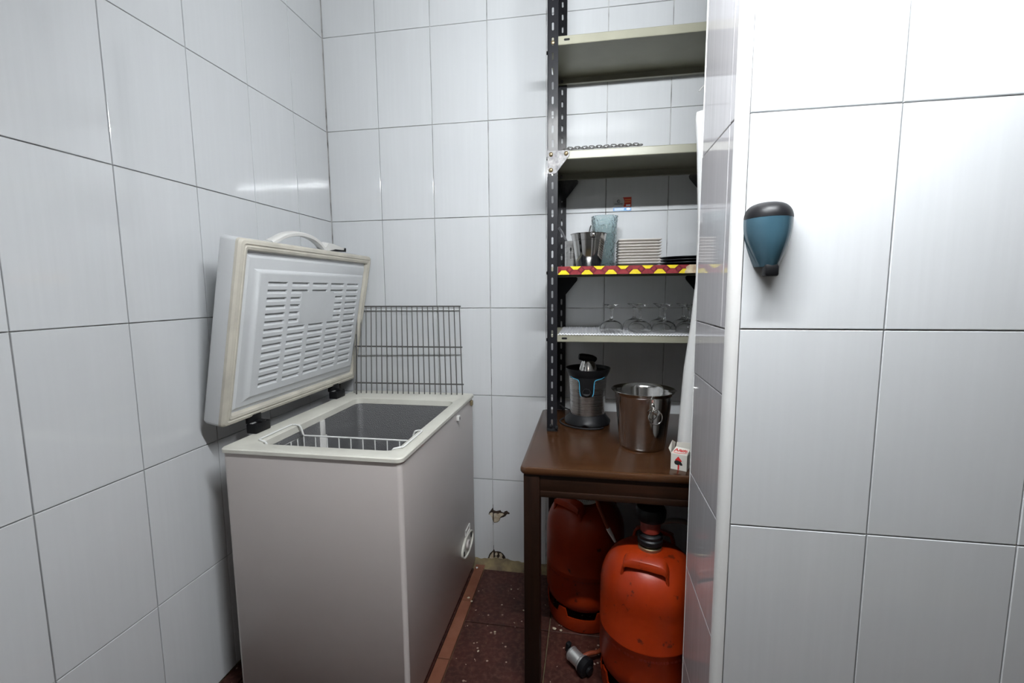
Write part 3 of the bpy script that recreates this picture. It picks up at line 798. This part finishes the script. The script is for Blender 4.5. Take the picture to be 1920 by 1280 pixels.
# black round plates
bc = (1.3005, -.185)
bm = BM(); lathe(bm, [(0, .003), (.055, .003), (.055, 0), (.062, 0), (.064, .003), (.098, .0085), (.1035, .0105), (.1025, .0130), (.070, .0075), (.060, .006), (0, .006)], (bc[0], bc[1], ZS), 64)
o = finish('round_plate', bm, BLACKPL); tag(o, 'black round plate at the bottom of three on the patterned shelf', 'plate', 'black round plates beside the white stack')
dup(o, (.0015, -.002, .0105), 'black round plate in the middle of three on the patterned shelf', 'black round plates beside the white stack')
dup(o, (-.001, .001, .0205), 'top one of three black round plates on the patterned shelf', 'black round plates beside the white stack')
# small ice bucket
def bucket(name, c, prof, label, cat, band=None):
    rt = root(name, c, label, cat); bm = BM(); lathe(bm, prof, c, 72); finish('body', bm, INOX, rt); return rt
sb = bucket('ice_bucket', (.932, -.222, ZS), [(0, .002), (.040, .002), (.044, 0), (.0465, .003), (.0600, .098), (.0612, .0985), (.0655, .1215), (.0690, .1225), (.0690, .1240), (.0655, .1240), (.0640, .1215), (.0592, .098), (.0455, .006), (0, .005)], 'small polished steel ice bucket with a ball knob, holding a spoon', 'bucket')
for s in (1, -1):
    a = math.radians(-78) if s == 1 else math.radians(102)
    px, py = .932+.0645*cos(a), -.222+.0645*sin(a)
    M = Matrix.Translation((px, py, ZS+.113)) @ Matrix.Rotation(a, 4, 'Z') @ Matrix.Rotation(PI/2, 4, 'Y')
    bm = BM(); lathe(bm, [(.005, -.003), (.005, .004), (.0085, .006), (.0115, .011), (.0120, .016), (.0100, .022), (.006, .0255), (0, .0265)], (0, 0, 0), 24, M); finish('knob', bm, INOX, sb)
sp = root('spoon', (.938, -.18, ZS+.01), 'thin metal spoon standing in the small ice bucket', 'spoon')
bm = BM(); tube(bm, smooth_path([(.930, -.200, ZS+.012), (.931, -.185, ZS+.06), (.931, -.170, ZS+.12), (.935, -.163, ZS+.147), (.940, -.160, ZS+.164)], 5), [.0018]*12 + [.0022]*5 + [.0026]*4, 8); finish('handle', bm, INOX, sp)
bm = BM(); bmesh.ops.create_uvsphere(bm, u_segments=16, v_segments=8, radius=1)
for v in bm.verts: v.co = Vector((.930+v.co.x*.012, -.203+v.co.y*.004, ZS+.0215+v.co.z*.0145))
finish('bowl', bm, INOX, sp)
# cutlery holder with the shade of its cut outs painted as black shapes
cx, cy, cr, chh = .867, -.125, .0300, .1085
hd = root('cutlery_holder', (cx, cy, ZS), 'grey metal cutlery holder behind the small ice bucket', 'cutlery holder')
bm = BM(); lathe(bm, [(0, .002), (cr-.002, .002), (cr, 0), (cr, chh), (cr-.0015, chh), (cr-.0015, .004), (0, .004)], (cx, cy, ZS), 40); finish('body', bm, BRUSHED, hd)
def wrap(poly, cx, cy, rad, az, z0, bm, th=.0006, mi=0, n=1):
    """flat polygon (arc length, height) wrapped on a cylinder, facing azimuth az"""
    rf = rad if callable(rad) else (lambda z: rad)
    t = bmesh.new(); A = []
    for u, v in poly:
        r_ = rf(v)+th; a = az+u/r_; A.append(t.verts.new((cx+r_*cos(a), cy+r_*sin(a), z0+v)))
    f = t.faces.new(A); f.material_index = mi; merge(bm, t)
for du in (-.004, .010):
    bm = BM(); az = math.radians(-92)
    wrap([(du-.0010, .038), (du+.0010, .038), (du+.0012, .066), (du+.0034, .072), (du+.0036, .078), (du+.002, .082), (du-.002, .082), (du-.0036, .078), (du-.0034, .072), (du-.0012, .066)], cx, cy, cr, az, ZS, bm, .0005)
    finish('cutout_shade', bm, BLACK, hd, smooth=False)
ut = root('cooking_spatula', (cx, cy, ZS+.01), 'dark grey handled utensil leaning out of the cutlery holder', 'utensil')
bm = BM(); tube(bm, [(cx+.012, cy-.010, ZS+.012), (cx-.022, cy-.006, ZS+.108), (cx-.040, cy-.004, ZS+.142), (cx-.055, cy-.002, ZS+.165)], [.003, .0035, .0055, .005], 8); finish('handle', bm, M_('grey_handle', (.06, .06, .065), .4), ut)
# hammered glass vase
vc = (.993, -.100)
bm = BM(); pro = []
hv = .205
for i in range(65):
    t_ = i/64; pro.append((.0395+.0125*t_**1.3, hv*t_))
from mathutils import noise as mnoise
lathe(bm, [(0, 0), (.036, 0)] + pro + [(.0495, hv)] + [(r_-.0032, z) for r_, z in reversed(pro[2:-1])] + [(0, .016)], (vc[0], vc[1], ZS), 96)
for v in bm.verts:
    d = Vector((v.co.x-vc[0], v.co.y-vc[1], 0))
    if d.length > .035 and v.co.z > ZS+.001: v.co += d.normalized()*.0030*mnoise.noise(Vector((v.co.x*130, v.co.y*130, v.co.z*190)))
tag(finish('glass_vase', bm, HGLASS), 'tall textured blue-green glass vase behind the small ice bucket', 'vase')

# sticker on the tiles
st = root('wall_sticker', (1.0675, 0, 1.63), 'small red and blue printed sticker on the tiles above the plates', 'sticker')
SK = lambda u, v, d: Vector((1.031+u*.073, d, 1.6035+v*.0545))
def flat(name, polys, mat, d):
    bm = BM()
    for p in polys: prism(bm, p, SK, -.0012-d, -.0010-d+.0001 if d else -.0001)
    finish(name, bm, mat, st, smooth=False)
R4 = lambda a, b, c, d: [(a, b), (c, b), (c, d), (a, d)]
flat('backing', [R4(-.02, -.02, 1.02, 1.0)], M_('clear_film', (.80, .82, .83), .25, 0, None, 0, 1.45, .12), 0)
flat('red_panel', [[(.60, .27), (.99, .27), (.99, 1.0), (.52, 1.0), (.58, .85), (.61, .70), (.60, .5), (.56, .27)]], REDS, .0002)
flat('blue_bar', [R4(0, 0, .99, .24)], BLUEI, .0002)
flat('red_panel_text', [R4(.64+i*.055, .77, .68+i*.055, .84) for i in range(6)] + [R4(.64+i*.05, .61, .675+i*.05, .69) for i in range(6)], ORI, .0004)
flat('red_panel_box', [R4(.70, .33, .94, .46)], WHI, .0004)
flat('blue_bar_text', [R4(.06+i*.046, .13, .095+i*.046, .19) for i in range(12)] + [R4(.06+i*.041, .045, .092+i*.041, .10) for i in range(13)], WHI, .0004)
flat('white_oval', [[(.83+.12*cos(a), .125+.07*sin(a)) for a in [2*PI*i/20 for i in range(20)]]], WHI, .0004)
rg = []
for i in range(18):
    a0, a1 = 2*PI*i/20+.6, 2*PI*(i+1)/20+.6
    rg.append([(.28+.085*cos(a0), .72+.114*sin(a0)), (.28+.085*cos(a1), .72+.114*sin(a1)), (.28+.06*cos(a1), .72+.08*sin(a1)), (.28+.06*cos(a0), .72+.08*sin(a0))])
flat('round_emblem', rg + [R4(.262, .70, .298, .75)], BLACK, .0004)
flat('emblem_text', [R4(.06+i*.043, .48+.02*(i % 3 == 1), .094+i*.043, .535+.02*(i % 2)) for i in range(11)], GREYI, .0004)

# small white strap poking out beside the rack
bm = BM(); tube(bm, [(1.283, -.339, 1.921), (1.290, -.339, 1.930), (1.304, -.339, 1.944)], .0022, 6)
tag(finish('cable_tie', bm, WHITEP), 'small white plastic tie end poking out beside the jamb', 'cable tie')

# ------------------------------------------------------------------ things on the table
# juicer
jc = (.934, -.188, TZ)
jr = root('citrus_juicer', jc, 'brushed steel electric citrus juicer with black base and blue trim', 'juicer')
def jR(z): return .0665 + (z-.030)*(.0075/.165)
bm = BM(); seg = 60; rings = []
for (r_, z) in ((.070, .0), (.088, .0), (.091, .006), (.088, .016), (.080, .026), (.073, .036), (.069, .040), (.060, .041)):
    ringp = []
    for i in range(seg):
        a = 2*PI*i/seg; zz = z
        if z < .017: zz = z + .008*max(0, cos(4*(a+PI/2+.1)))**6*(1 if z < .01 else .5)
        ringp.append((jc[0]+r_*cos(a), jc[1]+r_*sin(a), jc[2]+zz))
    rings.append(ringp)
loops(bm, rings, True, True, True); finish('base', bm, BLACKP, jr)
bm = BM(); lathe(bm, [(jR(.030), .034), (jR(.06), .06), (jR(.12), .12), (jR(.195), .195), (.066, .196)], jc, 64, cap0=False, cap1=True); jb = finish('body', bm, BRUSHED, jr)
bm = BM(); lathe(bm, [(.075, .190), (.0785, .196), (.0840, .208), (.0875, .219), (.0878, .222), (.085, .222), (.080, .210), (.060, .199), (.0001, .198)], jc, 64); finish('bowl', bm, BLACKP, jr)
bm = BM(); lathe(bm, [(.040, .199), (.0395, .203), (.036, .216), (.029, .238), (.0235, .250), (.0001, .251)], jc, 40); finish('cone', bm, INOX, jr)
bm = BM()
tube(bm, smooth_path([(jc[0]-.036, jc[1]-.010, jc[2]+.266), (jc[0]-.020, jc[1]-.006, jc[2]+.264), (jc[0]+.004, jc[1], jc[2]+.260), (jc[0]+.022, jc[1]+.004, jc[2]+.255), (jc[0]+.030, jc[1]+.006, jc[2]+.250)], 5), [.010, .0115, .0125, .0135, .0140, .0145, .0145, .0145, .0145, .0145, .0145, .0145, .0145, .014, .0135, .013, .0125, .012, .011, .010, .009], 14)
finish('press_cap', bm, BLACKP, jr)
az = math.radians(-93)
def curve_strip(pts, wd, bm, cx, cy, rf, az, z0, th):
    P = [Vector((p[0], p[1])) for p in pts]; t = bmesh.new(); Lp, Rp = [], []
    for i, p in enumerate(P):
        a = P[max(i-1, 0)]; b = P[min(i+1, len(P)-1)]; d = (b-a).normalized(); nn = Vector((-d.y, d.x))*wd
        for lst, q in ((Lp, p+nn), (Rp, p-nn)):
            r_ = rf(q.y)+th; an = az+q.x/r_; lst.append(t.verts.new((cx+r_*cos(an), cy+r_*sin(an), z0+q.y)))
    for i in range(len(P)-1): t.faces.new((Lp[i], Lp[i+1], Rp[i+1], Rp[i]))
    merge(bm, t)
bm = BM()   # black spout shield wrapped on the front: swept columns so that it hugs the body
NC = 24; rings = []
for i in range(NC+1):
    u = -.078 + .156*i/NC
    ztop = .1955
    au = abs(u)
    zlo = .117 + .010*max(0, au/.026)**4 if au < .0265 else (.183 if au < .034 else .186)
    rings.append([tuple((jc[0]+(jR(z)+.0018)*cos(az+u/jR(z)), jc[1]+(jR(z)+.0018)*sin(az+u/jR(z)), jc[2]+z)) for z in (zlo, zlo*.6+ztop*.4, ztop)])
loops(bm, rings, False); finish('spout_panel', bm, BLACKP, jb, angle=50)
for s in (-1, 1):
    bm = BM(); pts = smooth_path([(s*.084, .194, 0), (s*.060, .188, 0), (s*.040, .185, 0), (s*.0315, .180, 0), (s*.0285, .165, 0), (s*.027, .135, 0), (s*.022, .120, 0)], 5)
    curve_strip(pts, .0014, bm, jc[0], jc[1], jR, az, jc[2], .0026); finish('blue_trim', bm, CYAN, jb, smooth=False)
bm = BM(); M = Matrix.Translation((jc[0]+(jR(.13)-.002)*cos(az), jc[1]+(jR(.13)-.002)*sin(az), jc[2]+.132)) @ Matrix.Rotation(az, 4, 'Z') @ Matrix.Rotation(PI/2-.5, 4, 'Y')
lathe(bm, [(.017, 0), (.0155, .012), (.013, .013), (.014, .002), (0, .002)], (0, 0, 0), 24, M); finish('spout', bm, DARKP, jb)
bm = BM(); tube(bm, smooth_path([(.857, -.14, TZ+.004), (.836, -.165, TZ+.004), (.826, -.205, TZ+.004), (.846, -.252, TZ+.004), (.885, -.284, TZ+.004), (.935, -.297, TZ+.004), (.978, -.288, TZ+.004), (.994, -.272, TZ+.004)], 8), .0033, 8); finish('power_cord', bm, DARKP, jr)
bm = BM(); tube(bm, smooth_path([(.86, -.12, TZ+.03), (.838, -.10, TZ+.032), (.822, -.085, TZ+.038), (.816, -.06, TZ+.03), (.830, -.04, TZ+.004)], 6), .0030, 8); finish('power_cord', bm, DARKP, jr)

# champagne bucket
cb = (1.119, -.440, TZ)
bkt = root('champagne_bucket', cb, 'large steel champagne bucket with ring handle, on the table front', 'bucket')
bm = BM(); lathe(bm, [(0, .003), (.066, .003), (.070, 0), (.0735, .003), (.0755, .010), (.0930, .1795), (.0965, .186), (.1040, .1925), (.1052, .1945), (.1040, .1955), (.0955, .1885), (.0915, .1800), (.0740, .012), (.070, .007), (0, .006)], cb, 96); finish('body', bm, INOX, bkt)
for a in (math.radians(-90+17), math.radians(90+17)):
    rr = .0885; px, py = cb[0]+rr*cos(a), cb[1]+rr*sin(a); kz = cb[2]+.142
    M = Matrix.Translation((px, py, kz)) @ Matrix.Rotation(a, 4, 'Z') @ Matrix.Rotation(PI/2, 4, 'Y')
    bm = BM(); lathe(bm, [(.011, -.004), (.011, .003), (.0055, .006), (.005, .010), (.0085, .013), (.0098, .018), (.0085, .023), (.004, .0255), (0, .026)], (0, 0, 0), 24, M); kb = finish('knob', bm, INOX, bkt)
    bm = BM(); tang = Vector((-sin(a), cos(a), 0)); out = Vector((cos(a), sin(a), 0)); c0 = Vector((px, py, kz-.0185)) + out*.0095
    tube(bm, [c0 + tang*(.0225*cos(t)) + (Vector((0, 0, 1))*.97 + out*-.0)*(.0225*sin(t)) + out*(.004*(sin(t)-1)*-.6 - .004) for t in [2*PI*i/32 for i in range(32)]], .0018, 8, True); finish('ring_handle', bm, INOX, kb)

# small card box with open flaps
bx = root('card_box', (1.2095, -.6245, TZ), 'small white card box with open flaps, red arrow and black spot', 'box')
F1 = Vector((1.1795, -.636, TZ)); eu = Vector((.914, -.406, 0)); ew = Vector((.406, .914, 0)); BSZ = .0455; BH = .047
def b3(u, w_, z): return F1 + eu*u*BSZ + ew*w_*BSZ + Vector((0, 0, z*BH))
bm = BM(); th = .02
for (a, b) in (((0, 0), (1, 0)), ((1, 0), (1, 1)), ((1, 1), (0, 1)), ((0, 1), (0, 0))):
    q = [b3(a[0], a[1], 0), b3(b[0], b[1], 0), b3(b[0], b[1], 1), b3(a[0], a[1], 1)]
    cen = b3(.5, .5, 0); t = bmesh.new(); A = [t.verts.new(p) for p in q]
    B = [t.verts.new(p + (Vector((cen.x, cen.y, p.z))-p)*.03) for p in q]
    t.faces.new(A); t.faces.new(list(reversed(B)))
    for i in range(4): t.faces.new((A[i], B[i], B[(i+1) % 4], A[(i+1) % 4]))
    merge(bm, t)
t = bmesh.new(); t.faces.new([t.verts.new(p) for p in (b3(0, 0, .01), b3(1, 0, .01), b3(1, 1, .01), b3(0, 1, .01))]); merge(bm, t)
finish('body', bm, CARD, bx, smooth=False)
def flapm(name, pts, mat=CARD):
    n_ = (pts[1]-pts[0]).cross(pts[2]-pts[0]).normalized()*.0006
    bm = BM(); t = bmesh.new(); A = [t.verts.new(p) for p in pts]; B = [t.verts.new(p-n_) for p in pts]
    t.faces.new(A); t.faces.new(list(reversed(B)))
    for i in range(len(pts)): t.faces.new((A[i], B[i], B[(i+1) % len(pts)], A[(i+1) % len(pts)]))
    merge(bm, t); return finish(name, bm, mat, bx, smooth=False)
f1 = flapm('flap', [b3(0, 0.02, 1.005), b3(0, .98, 1.005), b3(.02, 1.02, 1.45), b3(-.05, .45, 1.72), b3(-.16, .02, 1.30)])
f2 = flapm('flap', [b3(.04, 1, 1.0), b3(1, 1, 1.0), b3(1.05, 1.05, 1.55), b3(.1, 1.05, 1.45)])
f3 = flapm('flap', [b3(0.02, .02, 1.01), b3(.98, .02, 1.01), b3(.98, .85, 1.16), b3(.1, .85, 1.22)])
def onface(polys, mat, name, parent, fn):
    bm = BM()
    for p in polys:
        t = bmesh.new(); t.faces.new([t.verts.new(fn(u, v)) for u, v in p]); merge(bm, t)
    finish(name, bm, mat, parent, smooth=False)
FF = lambda u, v: b3(u, -.012, v)
FF2 = lambda u, v: b3(u, -.018, v)
onface([[(.44, 0.02), (.54, 0.02), (.54, .42), (.44, .42)], [(.26, .62), (.46, .88), (.70, .60), (.60, .52), (.36, .54)]], RED, 'red_arrow', bx, FF)
onface([[(.24, .40), (.22, .52), (.30, .60), (.44, .62), (.60, .58), (.72, .44), (.74, .34), (.62, .32), (.54, .38), (.46, .32), (.30, .34)]], BLACK, 'black_spot', bx, FF2)
n3 = lambda u, v: b3(.02+u*.96, .02+v*.83, 1.02+(.19*v))
def strk(pts, w_):
    out = []
    for a, b in zip(pts, pts[1:]):
        d = Vector((b[0]-a[0], b[1]-a[1])); d.normalize(); n_ = Vector((-d.y, d.x))*w_
        out.append([(a[0]+n_.x, a[1]+n_.y), (b[0]+n_.x, b[1]+n_.y), (b[0]-n_.x, b[1]-n_.y), (a[0]-n_.x, a[1]-n_.y)])
    return out
sc_ = strk([(.10, .30), (.22, .75), (.30, .40)], .035) + strk([(.34, .35), (.44, .70), (.50, .35)], .03) + strk([(.52, .70), (.58, .35), (.66, .70)], .03) + strk([(.68, .35), (.76, .72), (.84, .35)], .03) + strk([(.08, .18), (.45, .12), (.92, .26)], .03) + strk([(.86, .70), (.92, .40)], .03)
onface(sc_, RED, 'red_script', f3, n3)
onface([[(.1, .3), (.35, .15), (.55, .35), (.4, .55), (.2, .5)]], BLACK, 'black_mark', f1, lambda u, v: b3(-.075-.03*v, .2+u*.6, 1.1+v*.45))

# white paper roll leaning behind the jamb
bm = BM(); rings = []
prof = [(TZ, 1.207, .050), (.79, 1.208, .050), (.90, 1.213, .048), (1.03, 1.220, .044), (1.157, 1.234, .036), (1.30, 1.2450, .030), (1.45, 1.2455, .028), (1.60, 1.2390, .028), (1.68, 1.2350, .026), (1.768, 1.2275, .026), (1.775, 1.2300, .020)]
import bisect
zz = [p[0] for p in prof]
NZ = 60
for i in range(NZ+1):
    z = zz[0] + (zz[-1]-zz[0])*i/NZ
    k = min(max(bisect.bisect_right(zz, z)-1, 0), len(prof)-2); f = (z-zz[k])/(zz[k+1]-zz[k])
    xl = prof[k][1]*(1-f)+prof[k+1][1]*f; rr = prof[k][2]*(1-f)+prof[k+1][2]*f
    rg_ = []
    for j in range(40):
        a = 2*PI*j/40; w_ = 1 + .035*sin(5*a+z*2.0) + .02*sin(9*a-z*3)
        rg_.append((xl+rr+rr*cos(a)*w_, -.566+min(rr, .042)*sin(a)*w_*.98, z))
    rings.append(rg_)
loops(bm, rings, True, True, True); tag(finish('paper_roll', bm, PAPER, angle=60), 'tall white paper roll standing on the table behind the jamb', 'paper roll')

# ------------------------------------------------------------------ gas bottles
def gas_bottle(c, az, label, az2):
    rt = root('gas_bottle', (c[0], c[1], 0), label, 'gas bottle')
    cc = (c[0], c[1], 0)
    prof = [(0, .052), (.06, .054), (.10, .062), (.128, .078), (.143, .098), (.149, .122), (.150, .14), (.150, .2275), (.1508, .2290), (.1508, .2335), (.150, .235), (.150, .345)]
    for i in range(1, 13):
        a = PI/2*i/13; prof.append((.040+.110*cos(a)**.80, .345+.128*sin(a)**.95))
    prof += [(.040, .4745), (.036, .476), (.0, .476)]
    bm = BM(); lathe(bm, prof, cc, 72); body = finish('body', bm, ORANGE, rt, angle=50)
    # foot ring with cut-outs along its top edge
    bm = BM(); seg = 96; rings = []
    tops = []
    for i in range(seg):
        a = (i/seg*6) % 1.0; tops.append(.088 if a < .24 else .060)
    for (r_, zf) in ((.128, .0), (.132, .001), (.1385, .004), (.1445, .030)):
        rings.append([(c[0]+r_*cos(2*PI*i/seg+az), c[1]+r_*sin(2*PI*i/seg+az), zf) for i in range(seg)])
    rings.append([(c[0]+(.147 if tops[i] > .07 else .146)*cos(2*PI*i/seg+az), c[1]+(.147 if tops[i] > .07 else .146)*sin(2*PI*i/seg+az), tops[i]) for i in range(seg)])
    rings.append([(c[0]+.141*cos(2*PI*i/seg+az), c[1]+.141*sin(2*PI*i/seg+az), tops[i]-.001) for i in range(seg)])
    rings.append([(c[0]+.138*cos(2*PI*i/seg+az), c[1]+.138*sin(2*PI*i/seg+az), .010) for i in range(seg)])
    loops(bm, rings); finish('foot_ring', bm, ORANGE, rt, angle=40)
    # handles: bent flat bars welded across the shoulder
    for k, a in enumerate((az, az+PI)):
        rad = Vector((cos(a), sin(a), 0)); tan = Vector((-sin(a), cos(a), 0)); up = Vector((0, 0, 1))
        bm = BM(); rings = []
        path = smooth_path([(-.068, .092, .415), (-.064, .092, .445), (-.058, .092, .472), (-.048, .092, .483), (-.028, .093, .486), (0, .094, .487), (.028, .093, .486), (.048, .092, .483), (.058, .092, .472), (.064, .092, .445), (.068, .092, .415)], 4)
        for i, p in enumerate(path):
            q0 = path[max(i-1, 0)]; q1 = path[min(i+1, len(path)-1)]
            d = Vector((q1[0]-q0[0], q1[2]-q0[2])).normalized(); nn = Vector((-d.y, d.x))   # in tan/up plane
            q = []
            slope = -.30
            for (s1, s2) in ((-1, -.5), (-.85, -1), (.85, -1), (1, -.5), (1, .5), (.85, 1), (-.85, 1), (-1, .5)):
                dr = s1*.0165; t_ = p[0]+nn.x*s2*.0045; z = p[2]+nn.y*s2*.0045 + dr*slope
                q.append(Vector(cc) + rad*(p[1]+dr) + tan*t_ + up*z)
            rings.append(q)
        loops(bm, rings, True, True, True)
        # turned-down outer lip of the bar
        lipr = []
        for t_, z, in ((-.060, .0), (-.05, .0), (0, .0), (.05, .0), (.060, .0)):
            base = Vector(cc) + rad*(.093+.0165) + tan*t_
            zt_ = .486-.0165*.30 - (abs(t_)/.06)**6*.006
            lipr.append([base+up*(zt_+.003), base+rad*.004+up*(zt_-.004), base+rad*.004+up*(zt_-.015), base+up*(zt_-.015), base-rad*.003+up*(zt_-.004)])
        loops(bm, lipr, True, True, True)
        finish('handle', bm, ORANGE, rt, angle=40)
    # band of small print around the body, under the weld seam
    bm = BM(); rnd = random.Random(3)
    a = az2-1.15
    while a < az2+1.15:
        ww = rnd.choice((.006, .008, .010)); nxt = a + (ww+.0028)/.15
        if rnd.random() > .14:
            for zt_, hh_ in ((.208, .0085),):
                for m_ in range(3):
                    wrap([(m_*ww/3, zt_), (m_*ww/3+ww/3*rnd.uniform(.45, .8), zt_), (m_*ww/3+ww/3*rnd.uniform(.45, .8), zt_+hh_*rnd.uniform(.6, 1)), (m_*ww/3, zt_+hh_)], c[0], c[1], .1500, a, 0, bm, .0004)
        a = nxt
    finish('printed_band', bm, PRINT, body, smooth=False)
    # neck of the valve
    bm = BM(); lathe(bm, [(.036, .474), (.036, .484), (.030, .488), (.022, .490), (.022, .510), (.017, .513), (.017, .522), (0, .522)], cc, 32); finish('valve', bm, BRASS, rt)
    return rt
bR = (1.132, -.598); bL = (.930, -.270)
gR = gas_bottle(bR, math.radians(-105), 'scuffed orange gas bottle in front, with regulator on top', math.radians(-95))
gL = gas_bottle(bL, math.radians(-130), 'orange gas bottle behind, next to the table leg', math.radians(-95))
# label collar on the left bottle
bm = BM(); rings = []
M = Matrix.Translation((bL[0]-.004, bL[1]-.01, .487)) @ Matrix.Rotation(math.radians(9), 4, 'X')
lathe(bm, [(.037, .002), (.037, .0028), (.055, .0020), (.064, -.001), (.064, -.0018), (.055, .0012), (.037, .002)], (0, 0, 0), 40, M)
cl = finish('label_collar', bm, WHITEP, gL)
bm = BM()
for i in range(9):
    a = math.radians(-125 + i*9); p = [(.044, a), (.053, a+.02), (.053, a+.055), (.044, a+.035)]
    t = bmesh.new(); t.faces.new([t.verts.new(M @ Vector((r_*cos(b), r_*sin(b), .0031))) for r_, b in p]); merge(bm, t)
finish('collar_print', bm, GREYI, cl, smooth=False)
# regulator clipped on the front bottle
rg1 = root('gas_regulator', (bR[0], bR[1], .49), 'black gas regulator with red band clipped on the front bottle', 'regulator')
cR = (bR[0], bR[1], .0)
bm = BM(); lathe(bm, [(.0235, .4915), (.034, .4918), (.038, .496), (.038, .508), (.034, .512), (.036, .516), (.036, .522), (.030, .527), (.023, .529), (.0235, .4915)], cR, 40); finish('clip_collar', bm, BLACKP, rg1)
bm = BM(); lathe(bm, [(.0, .5292), (.0275, .5292), (.0305, .533), (.0305, .562), (.0285, .566), (0, .566)], cR, 40); finish('red_band', bm, REDBAND, rg1)
bm = BM(); lathe(bm, [(.0, .5665), (.031, .5665), (.043, .572), (.046, .580), (.046, .602), (.042, .610), (.030, .614), (0, .615)], cR, 40); finish('cap', bm, BLACKP, rg1)
bm = BM(); tube(bm, smooth_path([(bR[0]+.025, bR[1]+.01, .553), (bR[0]+.07, bR[1]+.03, .553), (bR[0]+.12, bR[1]+.06, .535), (bR[0]+.17, bR[1]+.10, .48), (bR[0]+.20, bR[1]+.15, .40), (bR[0]+.205, bR[1]+.20, .30)], 8), .0075, 10); finish('hose', bm, HOSEG, rg1)
# orange hose with white end, hanging off the rear bottle
hs = root('gas_hose', (.945, -.30, .53), 'orange rubber hose with white end hanging beside the rear bottle', 'hose')
bm = BM(); hp = smooth_path([(bL[0]+.012, bL[1]-.012, .519), (.946, -.315, .560), (.952, -.370, .595), (.962, -.415, .570), (.976, -.426, .520), (.994, -.428, .475), (1.011, -.430, .437)], 7); tube(bm, hp, .0068, 10); finish('hose', bm, HOSE, hs)
bm = BM(); tube(bm, [(1.0105, -.430, .438), (1.017, -.430, .425), (1.037, -.430, .388)], [.0078, .0078, .0045], 12); finish('white_end', bm, WHITEP, hs)
# spare regulator lying on the floor
rc = Vector((.905, -.560, .034)); ax = Vector((.60, -.52, -.10)).normalized()
rg2 = root('spare_regulator', (rc.x, rc.y, 0), 'silver gas regulator with black ends lying on the floor tiles', 'regulator')
q = ax.to_track_quat('Z', 'Y').to_matrix().to_4x4(); M = Matrix.Translation(rc) @ q
bm = BM(); lathe(bm, [(0, -.026), (.020, -.026), (.0235, -.023), (.0245, -.020), (.0245, -.017), (.0232, -.016), (.0232, .020), (.0255, .022), (.028, .026), (.028, .030), (0, .030)], (0, 0, 0), 36, M); finish('body', bm, ALU, rg2)
bm = BM(); lathe(bm, [(0, .0302), (.029, .0302), (.031, .034), (.031, .052), (.026, .056), (.014, .058), (.014, .066), (0, .066)], (0, 0, 0), 32, M); finish('clip_end', bm, BLACKP, rg2)
M2 = M @ Matrix.Translation((0, 0, -.026)) @ Matrix.Rotation(PI, 4, 'X')
bm = BM(); lathe(bm, [(0, 0), (.012, 0), (.013, .003), (.013, .007), (0, .007)], (0, 0, 0), 20, M2); box(bm, -.009, .009, -.030, .004, .004, .018, .003, 2, M2); finish('lever', bm, BLACKP, rg2)
bm = BM(); a0 = rc + ax*.01 + Vector((.018, .014, .002)); tube(bm, smooth_path([a0, a0+Vector((.02, .014, .002)), a0+Vector((.05, .034, -.004)), a0+Vector((.09, .085, -.016)), a0+Vector((.135, .15, -.026)), a0+Vector((.17, .20, -.0275))], 6), .0070, 10); finish('hose', bm, HOSE, rg2)

# ------------------------------------------------------------------ dispenser on the front wall, cut by the frame of the photograph
dp = root('soap_dispenser', (1.2635, JY0, 1.38), 'dark blue rounded dispenser with black top on the right-hand wall', 'dispenser')
def egg(z): # half width by height (0..1)
    return
bm = BM(); rings = []; cxd = 1.2635
for i in range(17):
    t_ = i/16; z = 1.318 + .088*t_; hw = .020 + .0215*sin(PI/2*min(1, t_*1.05))
    rings.append([(cxd+hw*cos(a), JY0-.001-.050*(.55+.45*sin(PI/2*min(1, .3+t_)))*max(0, sin(a)), z) for a in [PI*j/20 for j in range(21)]])
loops(bm, rings, False, False, False); 
t = bmesh.new(); t.faces.new([t.verts.new(p) for p in rings[0]]); merge(bm, t)
t = bmesh.new(); t.faces.new([t.verts.new(p) for p in rings[-1]]); merge(bm, t)
finish('body', bm, TEAL, dp)
bm = BM(); rings = []
for i in range(11):
    a_ = PI/2*i/10; z = 1.4065 + .030*sin(a_); hw = .0417*cos(a_)**.62 if i < 10 else .004
    rings.append([(cxd+hw*cos(a), JY0-.001-.050*(cos(a_)**.6 if i < 10 else .1)*max(0, sin(a)), z) for a in [PI*j/20 for j in range(21)]])
loops(bm, rings, False)
t = bmesh.new(); t.faces.new([t.verts.new(p) for p in rings[0]]); merge(bm, t)
finish('top_cover', bm, BLACKP, dp)
bm = BM(); box(bm, cxd-.012, cxd+.012, JY0-.040, JY0-.018, 1.300, 1.322, .004); finish('nozzle', bm, BLACKP, dp)
